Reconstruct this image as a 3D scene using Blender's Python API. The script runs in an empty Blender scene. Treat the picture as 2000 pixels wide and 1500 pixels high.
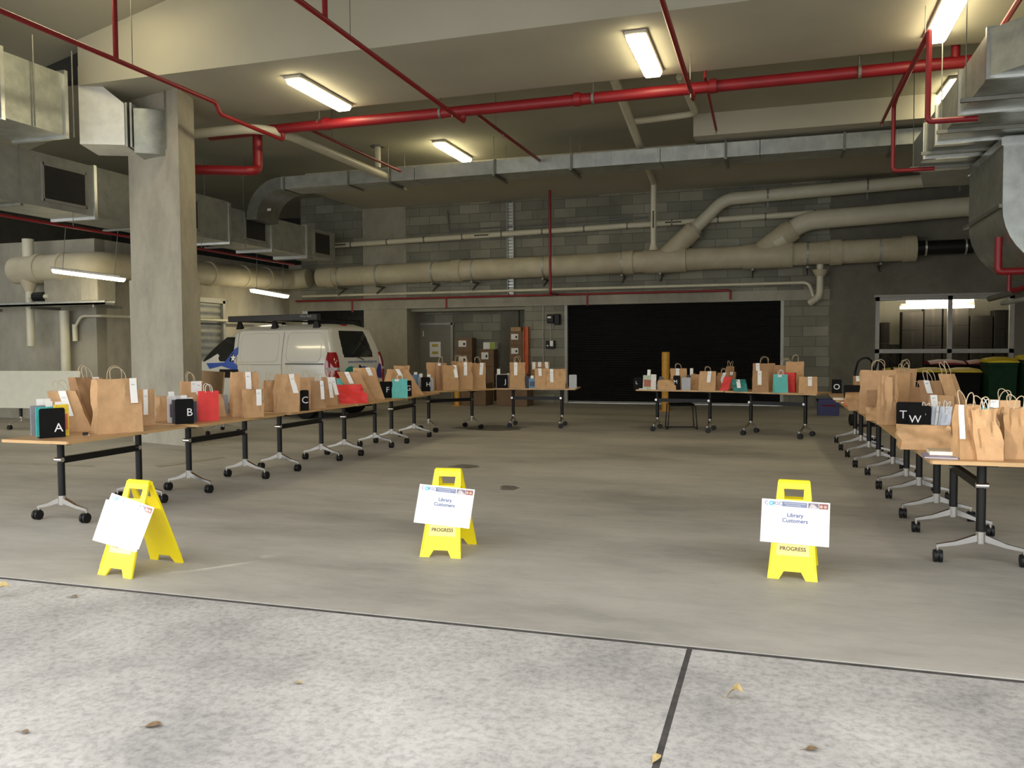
import bpy, math, random
from mathutils import Vector, Matrix, noise
R = math.radians
sc = bpy.context.scene
COL = sc.collection
# ------------------------------------------------------------------ camera
FP = 1630.0
YAW, PIT, ROLL, CH = R(17.62), R(2.556), R(-0.349), 1.567
Fw = Vector((-math.sin(YAW)*math.cos(PIT), math.cos(YAW)*math.cos(PIT), -math.sin(PIT)))
Rt0 = Vector((math.cos(YAW), math.sin(YAW), 0)); Up0 = Rt0.cross(Fw)
Rt = Rt0*math.cos(ROLL)+Up0*math.sin(ROLL); Up = -Rt0*math.sin(ROLL)+Up0*math.cos(ROLL)
C0 = Vector((0, 0, CH))
cd = bpy.data.cameras.new('camera'); cam = bpy.data.objects.new('camera', cd); COL.objects.link(cam)
m = Matrix((Rt, Up, -Fw)).transposed().to_4x4(); m.translation = C0
cam.matrix_world = m
cd.sensor_width = 36; cd.lens = 36*FP/2000; cd.clip_end = 200
sc.camera = cam
def ray(x, y): return (x-1000)/FP*Rt-(y-750)/FP*Up+Fw
def at_z(x, y, z): d = ray(x, y); return C0+d*((z-CH)/d.z)
def at_y(x, y, Y): d = ray(x, y); return C0+d*(Y/d.y)
def depth(P): return (Vector(P)-C0).dot(Fw)

# ------------------------------------------------------------------ mesh builder
class MB:
    def __init__(s): s.v = []; s.f = []
    def add(s, vs, fs, M=None):
        o = len(s.v)
        for p in vs:
            p = Vector(p); s.v.append(tuple(M @ p) if M else tuple(p))
        for f in fs: s.f.append(tuple(i+o for i in f))
        return s
    def box(s, c, sz, M=None, rz=0, rx=0, ry=0):
        x, y, z = sz[0]/2, sz[1]/2, sz[2]/2
        vs = [(-x,-y,-z),(x,-y,-z),(x,y,-z),(-x,y,-z),(-x,-y,z),(x,-y,z),(x,y,z),(-x,y,z)]
        T = Matrix.Translation(c) @ Matrix.Rotation(rz,4,'Z') @ Matrix.Rotation(ry,4,'Y') @ Matrix.Rotation(rx,4,'X')
        if M: T = M @ T
        return s.add(vs, [(0,3,2,1),(4,5,6,7),(0,1,5,4),(1,2,6,5),(2,3,7,6),(3,0,4,7)], T)
    def b2(s, a, b, M=None):
        a, b = Vector(a), Vector(b)
        return s.box((a+b)/2, [abs(b[i]-a[i]) for i in range(3)], M)
    def rbox(s, c, sz, r=.01, M=None, rz=0, rx=0, ry=0, n=3):
        # box with rounded vertical edges and chamfered top / bottom
        pts = []
        x, y, z = sz[0]/2, sz[1]/2, sz[2]/2
        for cx, cy, a0 in ((x-r,y-r,0),(-x+r,y-r,90),(-x+r,-y+r,180),(x-r,-y+r,270)):
            for k in range(n+1):
                a = R(a0+90*k/n); pts.append((cx, cy, math.cos(a), math.sin(a)))
        rings = [(-z, r*.45), (-z+r*.55, r), (z-r*.55, r), (z, r*.45)]
        vs = []; N = len(pts)
        for zz, rr in rings:
            for cx, cy, ca, sa in pts: vs.append((cx+ca*rr, cy+sa*rr, zz))
        fs = []
        for k in range(3):
            for i in range(N):
                j = (i+1) % N; fs.append((k*N+i, k*N+j, (k+1)*N+j, (k+1)*N+i))
        fs.append(tuple(range(N-1,-1,-1))); fs.append(tuple(range(3*N,4*N)))
        T = Matrix.Translation(c) @ Matrix.Rotation(rz,4,'Z') @ Matrix.Rotation(ry,4,'Y') @ Matrix.Rotation(rx,4,'X')
        if M: T = M @ T
        return s.add(vs, fs, T)
    def tube(s, path, r, n=12, caps=True, M=None):
        path = [Vector(p) for p in path]
        rs = r if isinstance(r, (list, tuple)) else [r]*len(path)
        vs = []; fs = []; ref = None
        for i, p in enumerate(path):
            t = (path[min(i+1,len(path)-1)]-path[max(i-1,0)]).normalized()
            if ref is None:
                ref = Vector((0,0,1)) if abs(t.z) < .9 else Vector((1,0,0))
            a = (ref-t*ref.dot(t)).normalized(); b = t.cross(a); ref = a
            sc_ = 1
            if 0 < i < len(path)-1:
                q = (path[i]-path[i-1]).normalized().dot(t); sc_ = 1/max(.7, q)
            for k in range(n):
                an = 2*math.pi*k/n
                vs.append(p+(a*math.cos(an)+b*math.sin(an))*rs[i]*sc_)
        for i in range(len(path)-1):
            for k in range(n):
                j = (k+1) % n; fs.append((i*n+k, i*n+j, (i+1)*n+j, (i+1)*n+k))
        if caps:
            fs.append(tuple(range(n-1,-1,-1))); L = (len(path)-1)*n; fs.append(tuple(range(L, L+n)))
        return s.add(vs, fs, M)
    def prism(s, poly, z0, z1, M=None):
        n = len(poly)
        vs = [(p[0],p[1],z0) for p in poly]+[(p[0],p[1],z1) for p in poly]
        fs = [tuple(range(n-1,-1,-1)), tuple(range(n,2*n))]+[(i,(i+1)%n,n+(i+1)%n,n+i) for i in range(n)]
        return s.add(vs, fs, M)
    def loft(s, rings, cap0=True, cap1=True, M=None):
        n = len(rings[0]); vs = [p for r_ in rings for p in r_]; fs = []
        for k in range(len(rings)-1):
            for i in range(n):
                j = (i+1) % n; fs.append((k*n+i, k*n+j, (k+1)*n+j, (k+1)*n+i))
        if cap0: fs.append(tuple(range(n-1,-1,-1)))
        if cap1: fs.append(tuple(range((len(rings)-1)*n, len(rings)*n)))
        return s.add(vs, fs, M)
    def quad(s, a, b, c, d, M=None): return s.add([a,b,c,d], [(0,1,2,3)], M)
    def build(s, name, mat, parent=None, smooth=None, loc=None, rz=0):
        me = bpy.data.meshes.new(name); me.from_pydata(s.v, [], s.f); me.update()
        if mat: me.materials.append(mat)
        if smooth:
            me.shade_smooth()
            try: me.set_sharp_from_angle(angle=R(smooth))
            except Exception: pass
        o = bpy.data.objects.new(name, me); COL.objects.link(o)
        if parent: o.parent = parent
        if loc: o.location = loc
        o.rotation_euler.z = rz
        return o
def empty(name, loc, rz=0):
    o = bpy.data.objects.new(name, None); COL.objects.link(o); o.empty_display_size = .1
    o.location = loc; o.rotation_euler.z = rz; return o
def tag(o, label=None, cat=None, group=None, kind=None):
    if label: o['label'] = label
    if cat: o['category'] = cat
    if group: o['group'] = group
    if kind: o['kind'] = kind
    return o
def thing(name, label, cat, loc=(0,0,0), rz=0, group=None): return tag(empty(name, loc, rz), label, cat, group)
def struct(name, mb, mat, label=None, parent=None, smooth=None):
    o = mb.build(name, mat, parent, smooth); o['kind'] = 'structure'
    if label: o['label'] = label
    return o
def fillet(path, rad, n=5):
    P = [Vector(p) for p in path]; out = [P[0]]
    for i in range(1, len(P)-1):
        a, b, c = P[i-1], P[i], P[i+1]
        r_ = min(rad, (a-b).length*.49, (c-b).length*.49)
        p0 = b+(a-b).normalized()*r_; p2 = b+(c-b).normalized()*r_
        for k in range(n+1):
            t = k/n; out.append(p0*(1-t)**2+b*2*t*(1-t)+p2*t*t)
    out.append(P[-1]); return out
def pipe(path, r, rad=0.15, n=12): return MB().tube(fillet(path, rad), r, n)

# ------------------------------------------------------------------ materials
def mat(name, col, rough=.6, metal=0., var=0., scale=6., bump=0., col2=None, emit=0., coat=0., detail=4, stretch=None, lo=.35, hi=.65, spec=None):
    M = bpy.data.materials.new(name); M.use_nodes = True
    nt = M.node_tree; b = nt.nodes['Principled BSDF']; L = nt.links.new
    b.inputs['Base Color'].default_value = (*col, 1); b.inputs['Roughness'].default_value = rough; b.inputs['Metallic'].default_value = metal
    if coat: b.inputs['Coat Weight'].default_value = coat; b.inputs['Coat Roughness'].default_value = .08
    if spec is not None: b.inputs['Specular IOR Level'].default_value = spec
    if emit: b.inputs['Emission Color'].default_value = (*col, 1); b.inputs['Emission Strength'].default_value = emit
    if var or bump or col2:
        tc = nt.nodes.new('ShaderNodeTexCoord'); mp = nt.nodes.new('ShaderNodeMapping'); L(tc.outputs['Object'], mp.inputs[0])
        if stretch: mp.inputs['Scale'].default_value = stretch
        nz = nt.nodes.new('ShaderNodeTexNoise'); nz.inputs['Scale'].default_value = scale; nz.inputs['Detail'].default_value = detail
        nz.inputs['Roughness'].default_value = .6
        L(mp.outputs[0], nz.inputs['Vector'])
        if var or col2:
            cr = nt.nodes.new('ShaderNodeValToRGB'); cr.color_ramp.elements[0].position = lo; cr.color_ramp.elements[1].position = hi
            c2 = col2 or tuple(min(1, c*(1+var)) for c in col); c1 = col if col2 else tuple(c*(1-var) for c in col)
            cr.color_ramp.elements[0].color = (*c1, 1); cr.color_ramp.elements[1].color = (*c2, 1)
            L(nz.outputs['Fac'], cr.inputs[0]); L(cr.outputs[0], b.inputs['Base Color'])
        if bump:
            bp = nt.nodes.new('ShaderNodeBump'); bp.inputs['Strength'].default_value = bump; bp.inputs['Distance'].default_value = .02
            L(nz.outputs['Fac'], bp.inputs['Height']); L(bp.outputs[0], b.inputs['Normal'])
    return M
def concrete(name, base, dark, light, big=.25, fine=9, speck=.5, stretch=(1,1,1), rough=.85, bump=.25):
    M = bpy.data.materials.new(name); M.use_nodes = True
    nt = M.node_tree; b = nt.nodes['Principled BSDF']; L = nt.links.new
    tc = nt.nodes.new('ShaderNodeTexCoord'); mp = nt.nodes.new('ShaderNodeMapping'); mp.inputs['Scale'].default_value = stretch
    L(tc.outputs['Object'], mp.inputs[0])
    n1 = nt.nodes.new('ShaderNodeTexNoise'); n1.inputs['Scale'].default_value = big; n1.inputs['Detail'].default_value = 7; n1.inputs['Roughness'].default_value = .62
    n2 = nt.nodes.new('ShaderNodeTexNoise'); n2.inputs['Scale'].default_value = fine; n2.inputs['Detail'].default_value = 6; n2.inputs['Roughness'].default_value = .75
    L(mp.outputs[0], n1.inputs['Vector']); L(mp.outputs[0], n2.inputs['Vector'])
    r1 = nt.nodes.new('ShaderNodeValToRGB'); e = r1.color_ramp.elements
    e[0].position = .33; e[0].color = (*dark,1); e[1].position = .68; e[1].color = (*light,1)
    x = e.new(.5); x.color = (*base,1)
    L(n1.outputs['Fac'], r1.inputs[0])
    r2 = nt.nodes.new('ShaderNodeValToRGB'); r2.color_ramp.elements[0].position = .34; r2.color_ramp.elements[0].color = (1-speck,1-speck,1-speck,1)
    r2.color_ramp.elements[1].position = .56; r2.color_ramp.elements[1].color = (1,1,1,1)
    L(n2.outputs['Fac'], r2.inputs[0])
    mx = nt.nodes.new('ShaderNodeMix'); mx.data_type = 'RGBA'; mx.blend_type = 'MULTIPLY'; mx.inputs[0].default_value = 1
    L(r1.outputs[0], mx.inputs[6]); L(r2.outputs[0], mx.inputs[7]); L(mx.outputs[2], b.inputs['Base Color'])
    b.inputs['Roughness'].default_value = rough
    bp = nt.nodes.new('ShaderNodeBump'); bp.inputs['Strength'].default_value = bump; bp.inputs['Distance'].default_value = .01
    L(n2.outputs['Fac'], bp.inputs['Height']); L(bp.outputs[0], b.inputs['Normal'])
    return M
def blockwall(name):
    M = bpy.data.materials.new(name); M.use_nodes = True
    nt = M.node_tree; b = nt.nodes['Principled BSDF']; L = nt.links.new
    tc = nt.nodes.new('ShaderNodeTexCoord'); sp = nt.nodes.new('ShaderNodeSeparateXYZ'); cb = nt.nodes.new('ShaderNodeCombineXYZ')
    L(tc.outputs['Object'], sp.inputs[0]); L(sp.outputs['X'], cb.inputs['X']); L(sp.outputs['Z'], cb.inputs['Y'])
    br = nt.nodes.new('ShaderNodeTexBrick'); L(cb.outputs[0], br.inputs['Vector'])
    br.inputs['Scale'].default_value = 1; br.inputs['Brick Width'].default_value = .62; br.inputs['Row Height'].default_value = .255
    br.inputs['Mortar Size'].default_value = .008; br.inputs['Mortar Smooth'].default_value = .3; br.inputs['Bias'].default_value = -.1
    br.inputs['Color1'].default_value = (.20,.197,.15,1); br.inputs['Color2'].default_value = (.33,.32,.245,1); br.inputs['Mortar'].default_value = (.13,.127,.095,1)
    nz = nt.nodes.new('ShaderNodeTexNoise'); nz.inputs['Scale'].default_value = .8; nz.inputs['Detail'].default_value = 6
    L(tc.outputs['Object'], nz.inputs['Vector'])
    cr = nt.nodes.new('ShaderNodeValToRGB'); cr.color_ramp.elements[0].position = .3; cr.color_ramp.elements[0].color = (.68,.68,.68,1)
    cr.color_ramp.elements[1].position = .62; cr.color_ramp.elements[1].color = (1.05,1.05,1.05,1); L(nz.outputs['Fac'], cr.inputs[0])
    mx = nt.nodes.new('ShaderNodeMix'); mx.data_type = 'RGBA'; mx.blend_type = 'MULTIPLY'; mx.inputs[0].default_value = 1
    L(br.outputs['Color'], mx.inputs[6]); L(cr.outputs[0], mx.inputs[7]); L(mx.outputs[2], b.inputs['Base Color'])
    b.inputs['Roughness'].default_value = .9
    bp = nt.nodes.new('ShaderNodeBump'); bp.inputs['Strength'].default_value = .4; bp.inputs['Distance'].default_value = .01; bp.invert = True
    L(br.outputs['Fac'], bp.inputs['Height']); L(bp.outputs[0], b.inputs['Normal'])
    return M

m_floor = concrete('indoor_concrete', (.40,.375,.325), (.265,.25,.215), (.49,.465,.405), big=.45, fine=5, speck=.12, stretch=(.6,1.5,1), rough=.62, bump=.08)
m_drive = concrete('outdoor_concrete', (.44,.42,.385), (.27,.26,.245), (.57,.55,.51), big=.8, fine=24, speck=.34, stretch=(1,1,1), bump=.35)
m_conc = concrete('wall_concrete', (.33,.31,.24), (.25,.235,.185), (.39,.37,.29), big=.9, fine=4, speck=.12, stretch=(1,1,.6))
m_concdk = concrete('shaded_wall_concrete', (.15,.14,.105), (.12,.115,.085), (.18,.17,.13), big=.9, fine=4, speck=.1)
m_col = concrete('column_concrete', (.40,.37,.29), (.32,.295,.235), (.46,.43,.34), big=1.3, fine=5, speck=.12, stretch=(1,1,.5))
m_ceil = mat('ceiling_paint', (.44,.418,.325), .85, var=.05, scale=.6)
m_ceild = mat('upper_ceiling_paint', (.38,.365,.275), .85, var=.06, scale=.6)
m_block = blockwall('grey_blockwork')
m_shade = mat('painted_void_shade', (.03,.03,.028), .9, var=.2)  # lack of light in the void put into a near-black colour
m_galv = mat('galvanised_steel', (.44,.465,.43), .42, .85, var=.14, scale=5, bump=.03)
m_galvd = mat('dull_galvanised_steel', (.40,.41,.37), .55, .6, var=.12, scale=4)
m_flange = mat('bright_flange_steel', (.7,.72,.7), .3, .9, var=.1)
m_grille = mat('dark_grille', (.035,.032,.028), .7, var=.2, scale=40)
m_red = mat('red_pipe_paint', (.23,.008,.013), .45, var=.1, scale=3)
m_pvc = mat('cream_pvc', (.60,.57,.43), .45, var=.06, scale=2)
m_drain = mat('aged_drain_pipe', (.42,.37,.25), .6, col2=(.53,.48,.34), scale=1.8, bump=.04)
m_bracket = mat('bracket_steel', (.22,.22,.19), .5, .6, var=.1)
m_black = mat('black_powdercoat', (.008,.008,.008), .45, var=.2, spec=.3)
m_rub = mat('black_rubber', (.007,.007,.007), .5, var=.2, spec=.3)
m_chrome = mat('polished_aluminium', (.78,.78,.77), .16, 1., var=.03)
m_wood = mat('beech_laminate', (.44,.255,.115), .38, col2=(.51,.305,.145), scale=3, stretch=(14,1,1))
m_woodedge = mat('beech_edge_band', (.54,.34,.15), .4, var=.06, stretch=(1,1,9))
m_kraft = mat('kraft_paper', (.47,.275,.125), .75, var=.07, scale=14, bump=.12)
m_kraft2 = mat('tan_kraft_paper', (.54,.325,.155), .75, var=.07, scale=14, bump=.12)
m_kraft3 = mat('brown_kraft_paper', (.38,.215,.10), .75, var=.07, scale=14, bump=.12)
m_twist = mat('twisted_paper_cord', (.55,.43,.28), .8, var=.1, scale=60)
m_white = mat('white_paper', (.86,.85,.80), .7, var=.02, scale=20)
m_cream = mat('cream_paper', (.80,.76,.62), .7, var=.03, scale=20)
m_slipink = mat('grey_print', (.55,.55,.56), .7, var=.2)
m_redbag = mat('red_paper', (.72,.035,.03), .6, var=.06, scale=14, bump=.1)
m_teal = mat('turquoise_paper', (.12,.52,.47), .6, var=.06, scale=14, bump=.1)
m_teald = mat('deep_teal_paper', (.02,.20,.18), .6, var=.1)
m_plas = mat('pale_blue_plastic', (.62,.68,.76), .2, var=.1, scale=9)
m_blk = mat('black_card', (.006,.006,.006), .7, var=.2, spec=.15)
m_grey = mat('grey_acrylic', (.36,.37,.38), .4, var=.05)
m_letter = mat('white_lettering', (.85,.85,.85), .6, var=.02)
m_yel = mat('yellow_plastic', (.86,.70,.01), .35, var=.03)
m_yeld = mat('safety_label_yellow', (.88,.76,.22), .45, var=.03)
m_ink = mat('brown_black_ink', (.10,.05,.03), .6, var=.1)
m_navy = mat('navy_print', (.07,.10,.27), .6, var=.1)
m_slate = mat('slate_print', (.22,.25,.36), .6, var=.1)
m_cyan = mat('cyan_logo_print', (.10,.45,.72), .6, var=.15)
m_van = mat('white_van_paint', (.66,.65,.58), .28, var=.015, scale=1, coat=.6)
m_seam = mat('dark_seam', (.12,.12,.11), .6, var=.1)
m_glass = mat('tinted_glass', (.012,.014,.014), .06, var=.1, spec=.8)
m_tail = mat('red_lens', (.28,.008,.012), .12, var=.15, coat=.7)
m_taill = mat('clear_lens', (.45,.40,.40), .15, var=.15, coat=.7)
m_blue = mat('blue_decal', (.04,.10,.42), .4, var=.08)
m_purp = mat('indigo_decal', (.06,.05,.25), .4, var=.08)
m_green = mat('green_decal', (.02,.27,.22), .4, var=.08)
m_orange = mat('orange_steel', (.62,.13,.03), .5, var=.1)
m_boll = mat('bollard_yellow', (.66,.34,.04), .5, var=.1)
m_shut = mat('black_shutter_steel', (.016,.016,.016), .5, .2, var=.15)
m_door = mat('grey_door_paint', (.22,.205,.16), .6, var=.04)
m_frame = mat('grey_window_frame', (.33,.32,.28), .5, .3, var=.06)
m_card = mat('brown_cardboard', (.20,.125,.07), .8, var=.08, scale=5)
m_cardl = mat('light_cardboard', (.40,.26,.14), .8, var=.08, scale=5)
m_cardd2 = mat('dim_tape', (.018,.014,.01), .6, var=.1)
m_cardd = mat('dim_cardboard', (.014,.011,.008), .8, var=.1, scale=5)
m_corr = mat('white_cladding', (.66,.63,.54), .6, var=.06, stretch=(3,.3,.03))
m_bin = mat('dark_green_bin_plastic', (.006,.028,.011), .65, var=.15, spec=.12)
m_binb = mat('black_bin_plastic', (.004,.004,.004), .7, var=.15, spec=.1)
m_lidy = mat('yellow_bin_lid', (.50,.38,.02), .6, var=.1, spec=.15)
m_lidr = mat('dark_red_bin_lid', (.17,.010,.012), .6, var=.1, spec=.12)
m_crate = mat('blue_crate_plastic', (.008,.010,.10), .4, var=.1)
m_board = mat('cream_laminate', (.62,.60,.47), .45, var=.03)
m_leaf = mat('dry_leaf', (.46,.34,.14), .7, var=.25, scale=30)
m_leafd = mat('brown_leaf', (.20,.13,.07), .8, var=.3, scale=30)
m_mark = mat('dark_floor_mark', (.13,.125,.105), .55, var=.25, scale=9)
m_line = mat('worn_line_paint', (.42,.39,.29), .8, col2=(.31,.29,.225), scale=8)
m_lamp = mat('lit_diffuser', (1, .87, .55), .5, emit=27)
m_lampc = mat('lit_tube', (1, .90, .72), .5, emit=45)
m_body = mat('lamp_housing', (.50,.47,.40), .5, var=.05)
def colmat(n, c): return mat(n, c, .5, var=.12, scale=30)

# ------------------------------------------------------------------ text
_txt = {}
def text_mesh(s, size, bold=False):
    k = (s, size, bold)
    if k in _txt: return _txt[k]
    cu = bpy.data.curves.new('lettering', 'FONT'); cu.body = s; cu.size = size; cu.align_x = 'CENTER'; cu.align_y = 'CENTER'
    cu.extrude = .0006; cu.offset = size*.02 if bold else 0; cu.resolution_u = 3
    o = bpy.data.objects.new('lettering', cu); COL.objects.link(o)
    dg = bpy.context.evaluated_depsgraph_get()
    me = bpy.data.meshes.new_from_object(o.evaluated_get(dg)); bpy.data.objects.remove(o)
    _txt[k] = me; return me
def put_text(s, size, m_, parent, M, name='lettering', bold=False):
    me = text_mesh(s, size, bold)
    if not me.materials: me.materials.append(m_)
    o = bpy.data.objects.new(name, me); COL.objects.link(o); o.parent = parent; o.matrix_local = M
    return o
STAND = Matrix.Rotation(R(90), 4, 'X')   # text standing upright, facing local -y

# ================================================================== SETTING
YB = 22.46
def setting():
    # floors: indoor slab, two outdoor slabs with open saw-cut joints and a dark bed under them
    s = MB(); s.b2((-26,4.375,-.2),(8,26,0)); struct('floor', s, m_floor)
    s = MB(); s.b2((-26,-8,-.2),(-.434,4.335,-.004)); struct('ground', s, m_drive)
    s = MB(); s.b2((-.406,-8,-.2),(8,4.335,-.004)); struct('ground', s, m_drive)
    s = MB(); s.b2((-26,-8,-.25),(8,4.374,-.006)); struct('trim_1', s, mat('joint_sealant',(.055,.05,.045),.9,var=.3,scale=12))
    # back wall in block and concrete, with shutter, recess and window openings
    s = MB()
    s.b2((-10.35,YB,2.95),(1.25,YB+.3,6.2)); s.b2((-13.85,YB,2.95),(-11.75,YB+.3,6.2))
    s.b2((-6.75,YB,0),(-5.6,YB+.3,2.95)); s.b2((.16,YB,0),(1.25,YB+.3,2.95))
    struct('wall_back', s, m_block, 'grey blockwork back wall above the roller shutter')
    s = MB(); s.b2((-11.75,YB-.015,0),(-10.35,YB+1.0,6.2)); struct('column', s, m_conc)
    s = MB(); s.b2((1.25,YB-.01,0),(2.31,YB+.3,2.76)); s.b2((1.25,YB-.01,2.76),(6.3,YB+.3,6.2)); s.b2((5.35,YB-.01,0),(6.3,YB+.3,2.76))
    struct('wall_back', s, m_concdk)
    s = MB(); s.b2((-13.85,YB-.06,2.70),(1.25,YB+.28,2.96)); struct('beam', s, m_conc)
    # recess behind the back wall line, with the grey door
    s = MB(); s.b2((-10.5,YB+1.0,0),(-6.4,YB+1.15,2.95)); s.b2((-6.76,YB+.3,0),(-6.6,YB+1.0,2.95)); struct('wall_back', s, m_block)
    s = MB(); s.b2((-7.75,YB+.88,0),(-7.2,YB+1.0,2.7)); struct('trim_2', s, m_concdk)
    s = MB(); s.b2((-10.5,YB+.28,2.62),(-6.6,YB+1.0,2.72)); struct('ceiling', s, m_ceild)
    # left walls: short return facing the entry and the side wall behind the column, with a void above
    s = MB(); s.b2((-24,14.8,0),(-14.3,15.1,4.0)); struct('wall_left', s, m_conc)
    s = MB(); s.b2((-14.6,15.1,0),(-14.3,YB+.3,4.0)); struct('wall_left', s, m_col)
    s = MB(); s.b2((-14.3,YB,0),(-13.85,YB+.3,4.1)); struct('wall_back', s, m_conc)
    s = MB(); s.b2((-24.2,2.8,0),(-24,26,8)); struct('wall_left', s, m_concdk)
    s = MB(); s.b2((-24,25.7,0),(-13,26,8)); struct('wall_back', s, m_shade)
    s = MB(); s.b2((-13.86,YB+.3,2.95),(-13.7,25.7,7)); struct('wall_back', s, m_shade)
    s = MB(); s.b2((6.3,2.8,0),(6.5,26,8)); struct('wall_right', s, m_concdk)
    # ceilings and beams
    s = MB(); s.b2((-10.46,10.6,5.7),(6.3,13.05,7.9)); struct('beam', s, m_ceil, 'broad painted ceiling beam carrying the front row of lights')
    s = MB(); s.b2((-24,13.05,6.1),(6.3,26,6.4)); struct('ceiling', s, m_ceild)
    s = MB(); s.b2((-1.6,16.9,5.67),(6.3,YB+.3,6.1)); struct('beam', s, m_ceil)
    s = MB(); s.b2((-11.75,19.3,5.67),(-1.6,YB+.3,6.1)); struct('beam', s, m_ceil)
    s = MB()
    s.b2((-24,2.5,4.7),(6.4,2.8,8.5)); struct('beam', s, m_conc)  # unseen lintel added to block high sky light and darken the back
    s = MB(); s.b2((-24,10.9,5.9),(-10.47,11.1,8)); struct('wall_left', s, m_shade)  # dark sheet added to paint the unlit upper left and block light
    s = MB()
    za = lambda x: 6.4+.23*(x+10.46)
    s.add([(-24,2.8,za(-17)),(-17,2.8,za(-17)),(-4.5,2.8,za(-4.5)),(6.4,2.8,za(-4.5)),(-24,13.1,za(-17)),(-17,13.1,za(-17)),(-4.5,13.1,za(-4.5)),(6.4,13.1,za(-4.5))],
          [(0,1,5,4),(1,2,6,5),(2,3,7,6)])
    struct('ceiling', s, m_ceil)
    # free-standing column
    s = MB(); s.prism([(-10.38,11.53),(-9.1,11.2),(-9.25,11.78),(-10.5,12.1)], 0, 5.7)
    struct('column', s, m_col, 'free-standing concrete column in front of the van')
    s = MB(); s.prism([(-10.41,11.51),(-9.08,11.17),(-9.23,11.81),(-10.53,12.13)], 0, 2.72); struct('column', s, m_col)
setting()

# roller shutter
def shutter():
    s = MB(); n = 42; z0, z1 = 0.02, 2.7; prof = []
    for k in range(n*4+1):
        t = k/(n*4); ph = (k % 4)/4
        prof.append((YB+.10-.022*math.sin(ph*2*math.pi), z0+(z1-z0)*t))
    vs = []; fs = []
    for y, z in prof: vs += [(-5.6,y,z),(.16,y,z)]
    for k in range(len(prof)-1): fs.append((2*k,2*k+1,2*k+3,2*k+2))
    d = tag(empty('door_1', (0,0,0)), 'black steel roller shutter filling the wide opening in the back wall', None, None, 'structure')
    s.add(vs, fs); s.build('curtain', m_shut, d, 40)
    g = MB(); g.box((-2.7,YB+.09,.035),(5.7,.08,.05)); g.build('bottom_rail', m_bracket, d)
    for x in (-5.56,.12): MB().box((x,YB+.06,1.35),(.08,.14,2.7)).build('guide_rail', m_frame, d)
shutter()
def grey_door():
    Y = YB+.99
    d = tag(empty('door_2', (0,0,0)), 'grey steel double door in the recess behind the letter F and G bookends', None, None, 'structure')
    MB().box((-10.28,Y-.03,1.12),(.34,.05,2.22)).build('panel', m_door, d); MB().box((-9.73,Y-.03,1.12),(.98-.22,.05,2.22)).build('panel', m_door, d)
    f = MB(); f.box((-9.31,Y-.04,1.15),(.07,.09,2.3)); f.box((-9.85,Y-.04,2.27),(1.2,.09,.07)); f.build('door_frame', m_frame, d)
    h = MB(); h.box((-9.98,Y-.09,1.05),(.16,.03,.03)); h.box((-10.04,Y-.07,1.05),(.03,.05,.05)); h.build('handle', m_chrome, d)
    h = MB(); h.box((-10.24,Y-.07,1.98),(.03,.02,.17)); h.build('door_closer', m_letter, d)
    nt_ = tag(MB().box((-9.86,Y-.062,1.5),(.36,.008,.46)).build('notice', m_white), 'white notice with two yellow bands on the grey door', 'notice')
    for z in (1.64,1.60,1.42,1.38): MB().box((-9.86,Y-.067,z),(.2,.004,.035)).build('printed_band', m_lidy, nt_)
grey_door()
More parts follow.
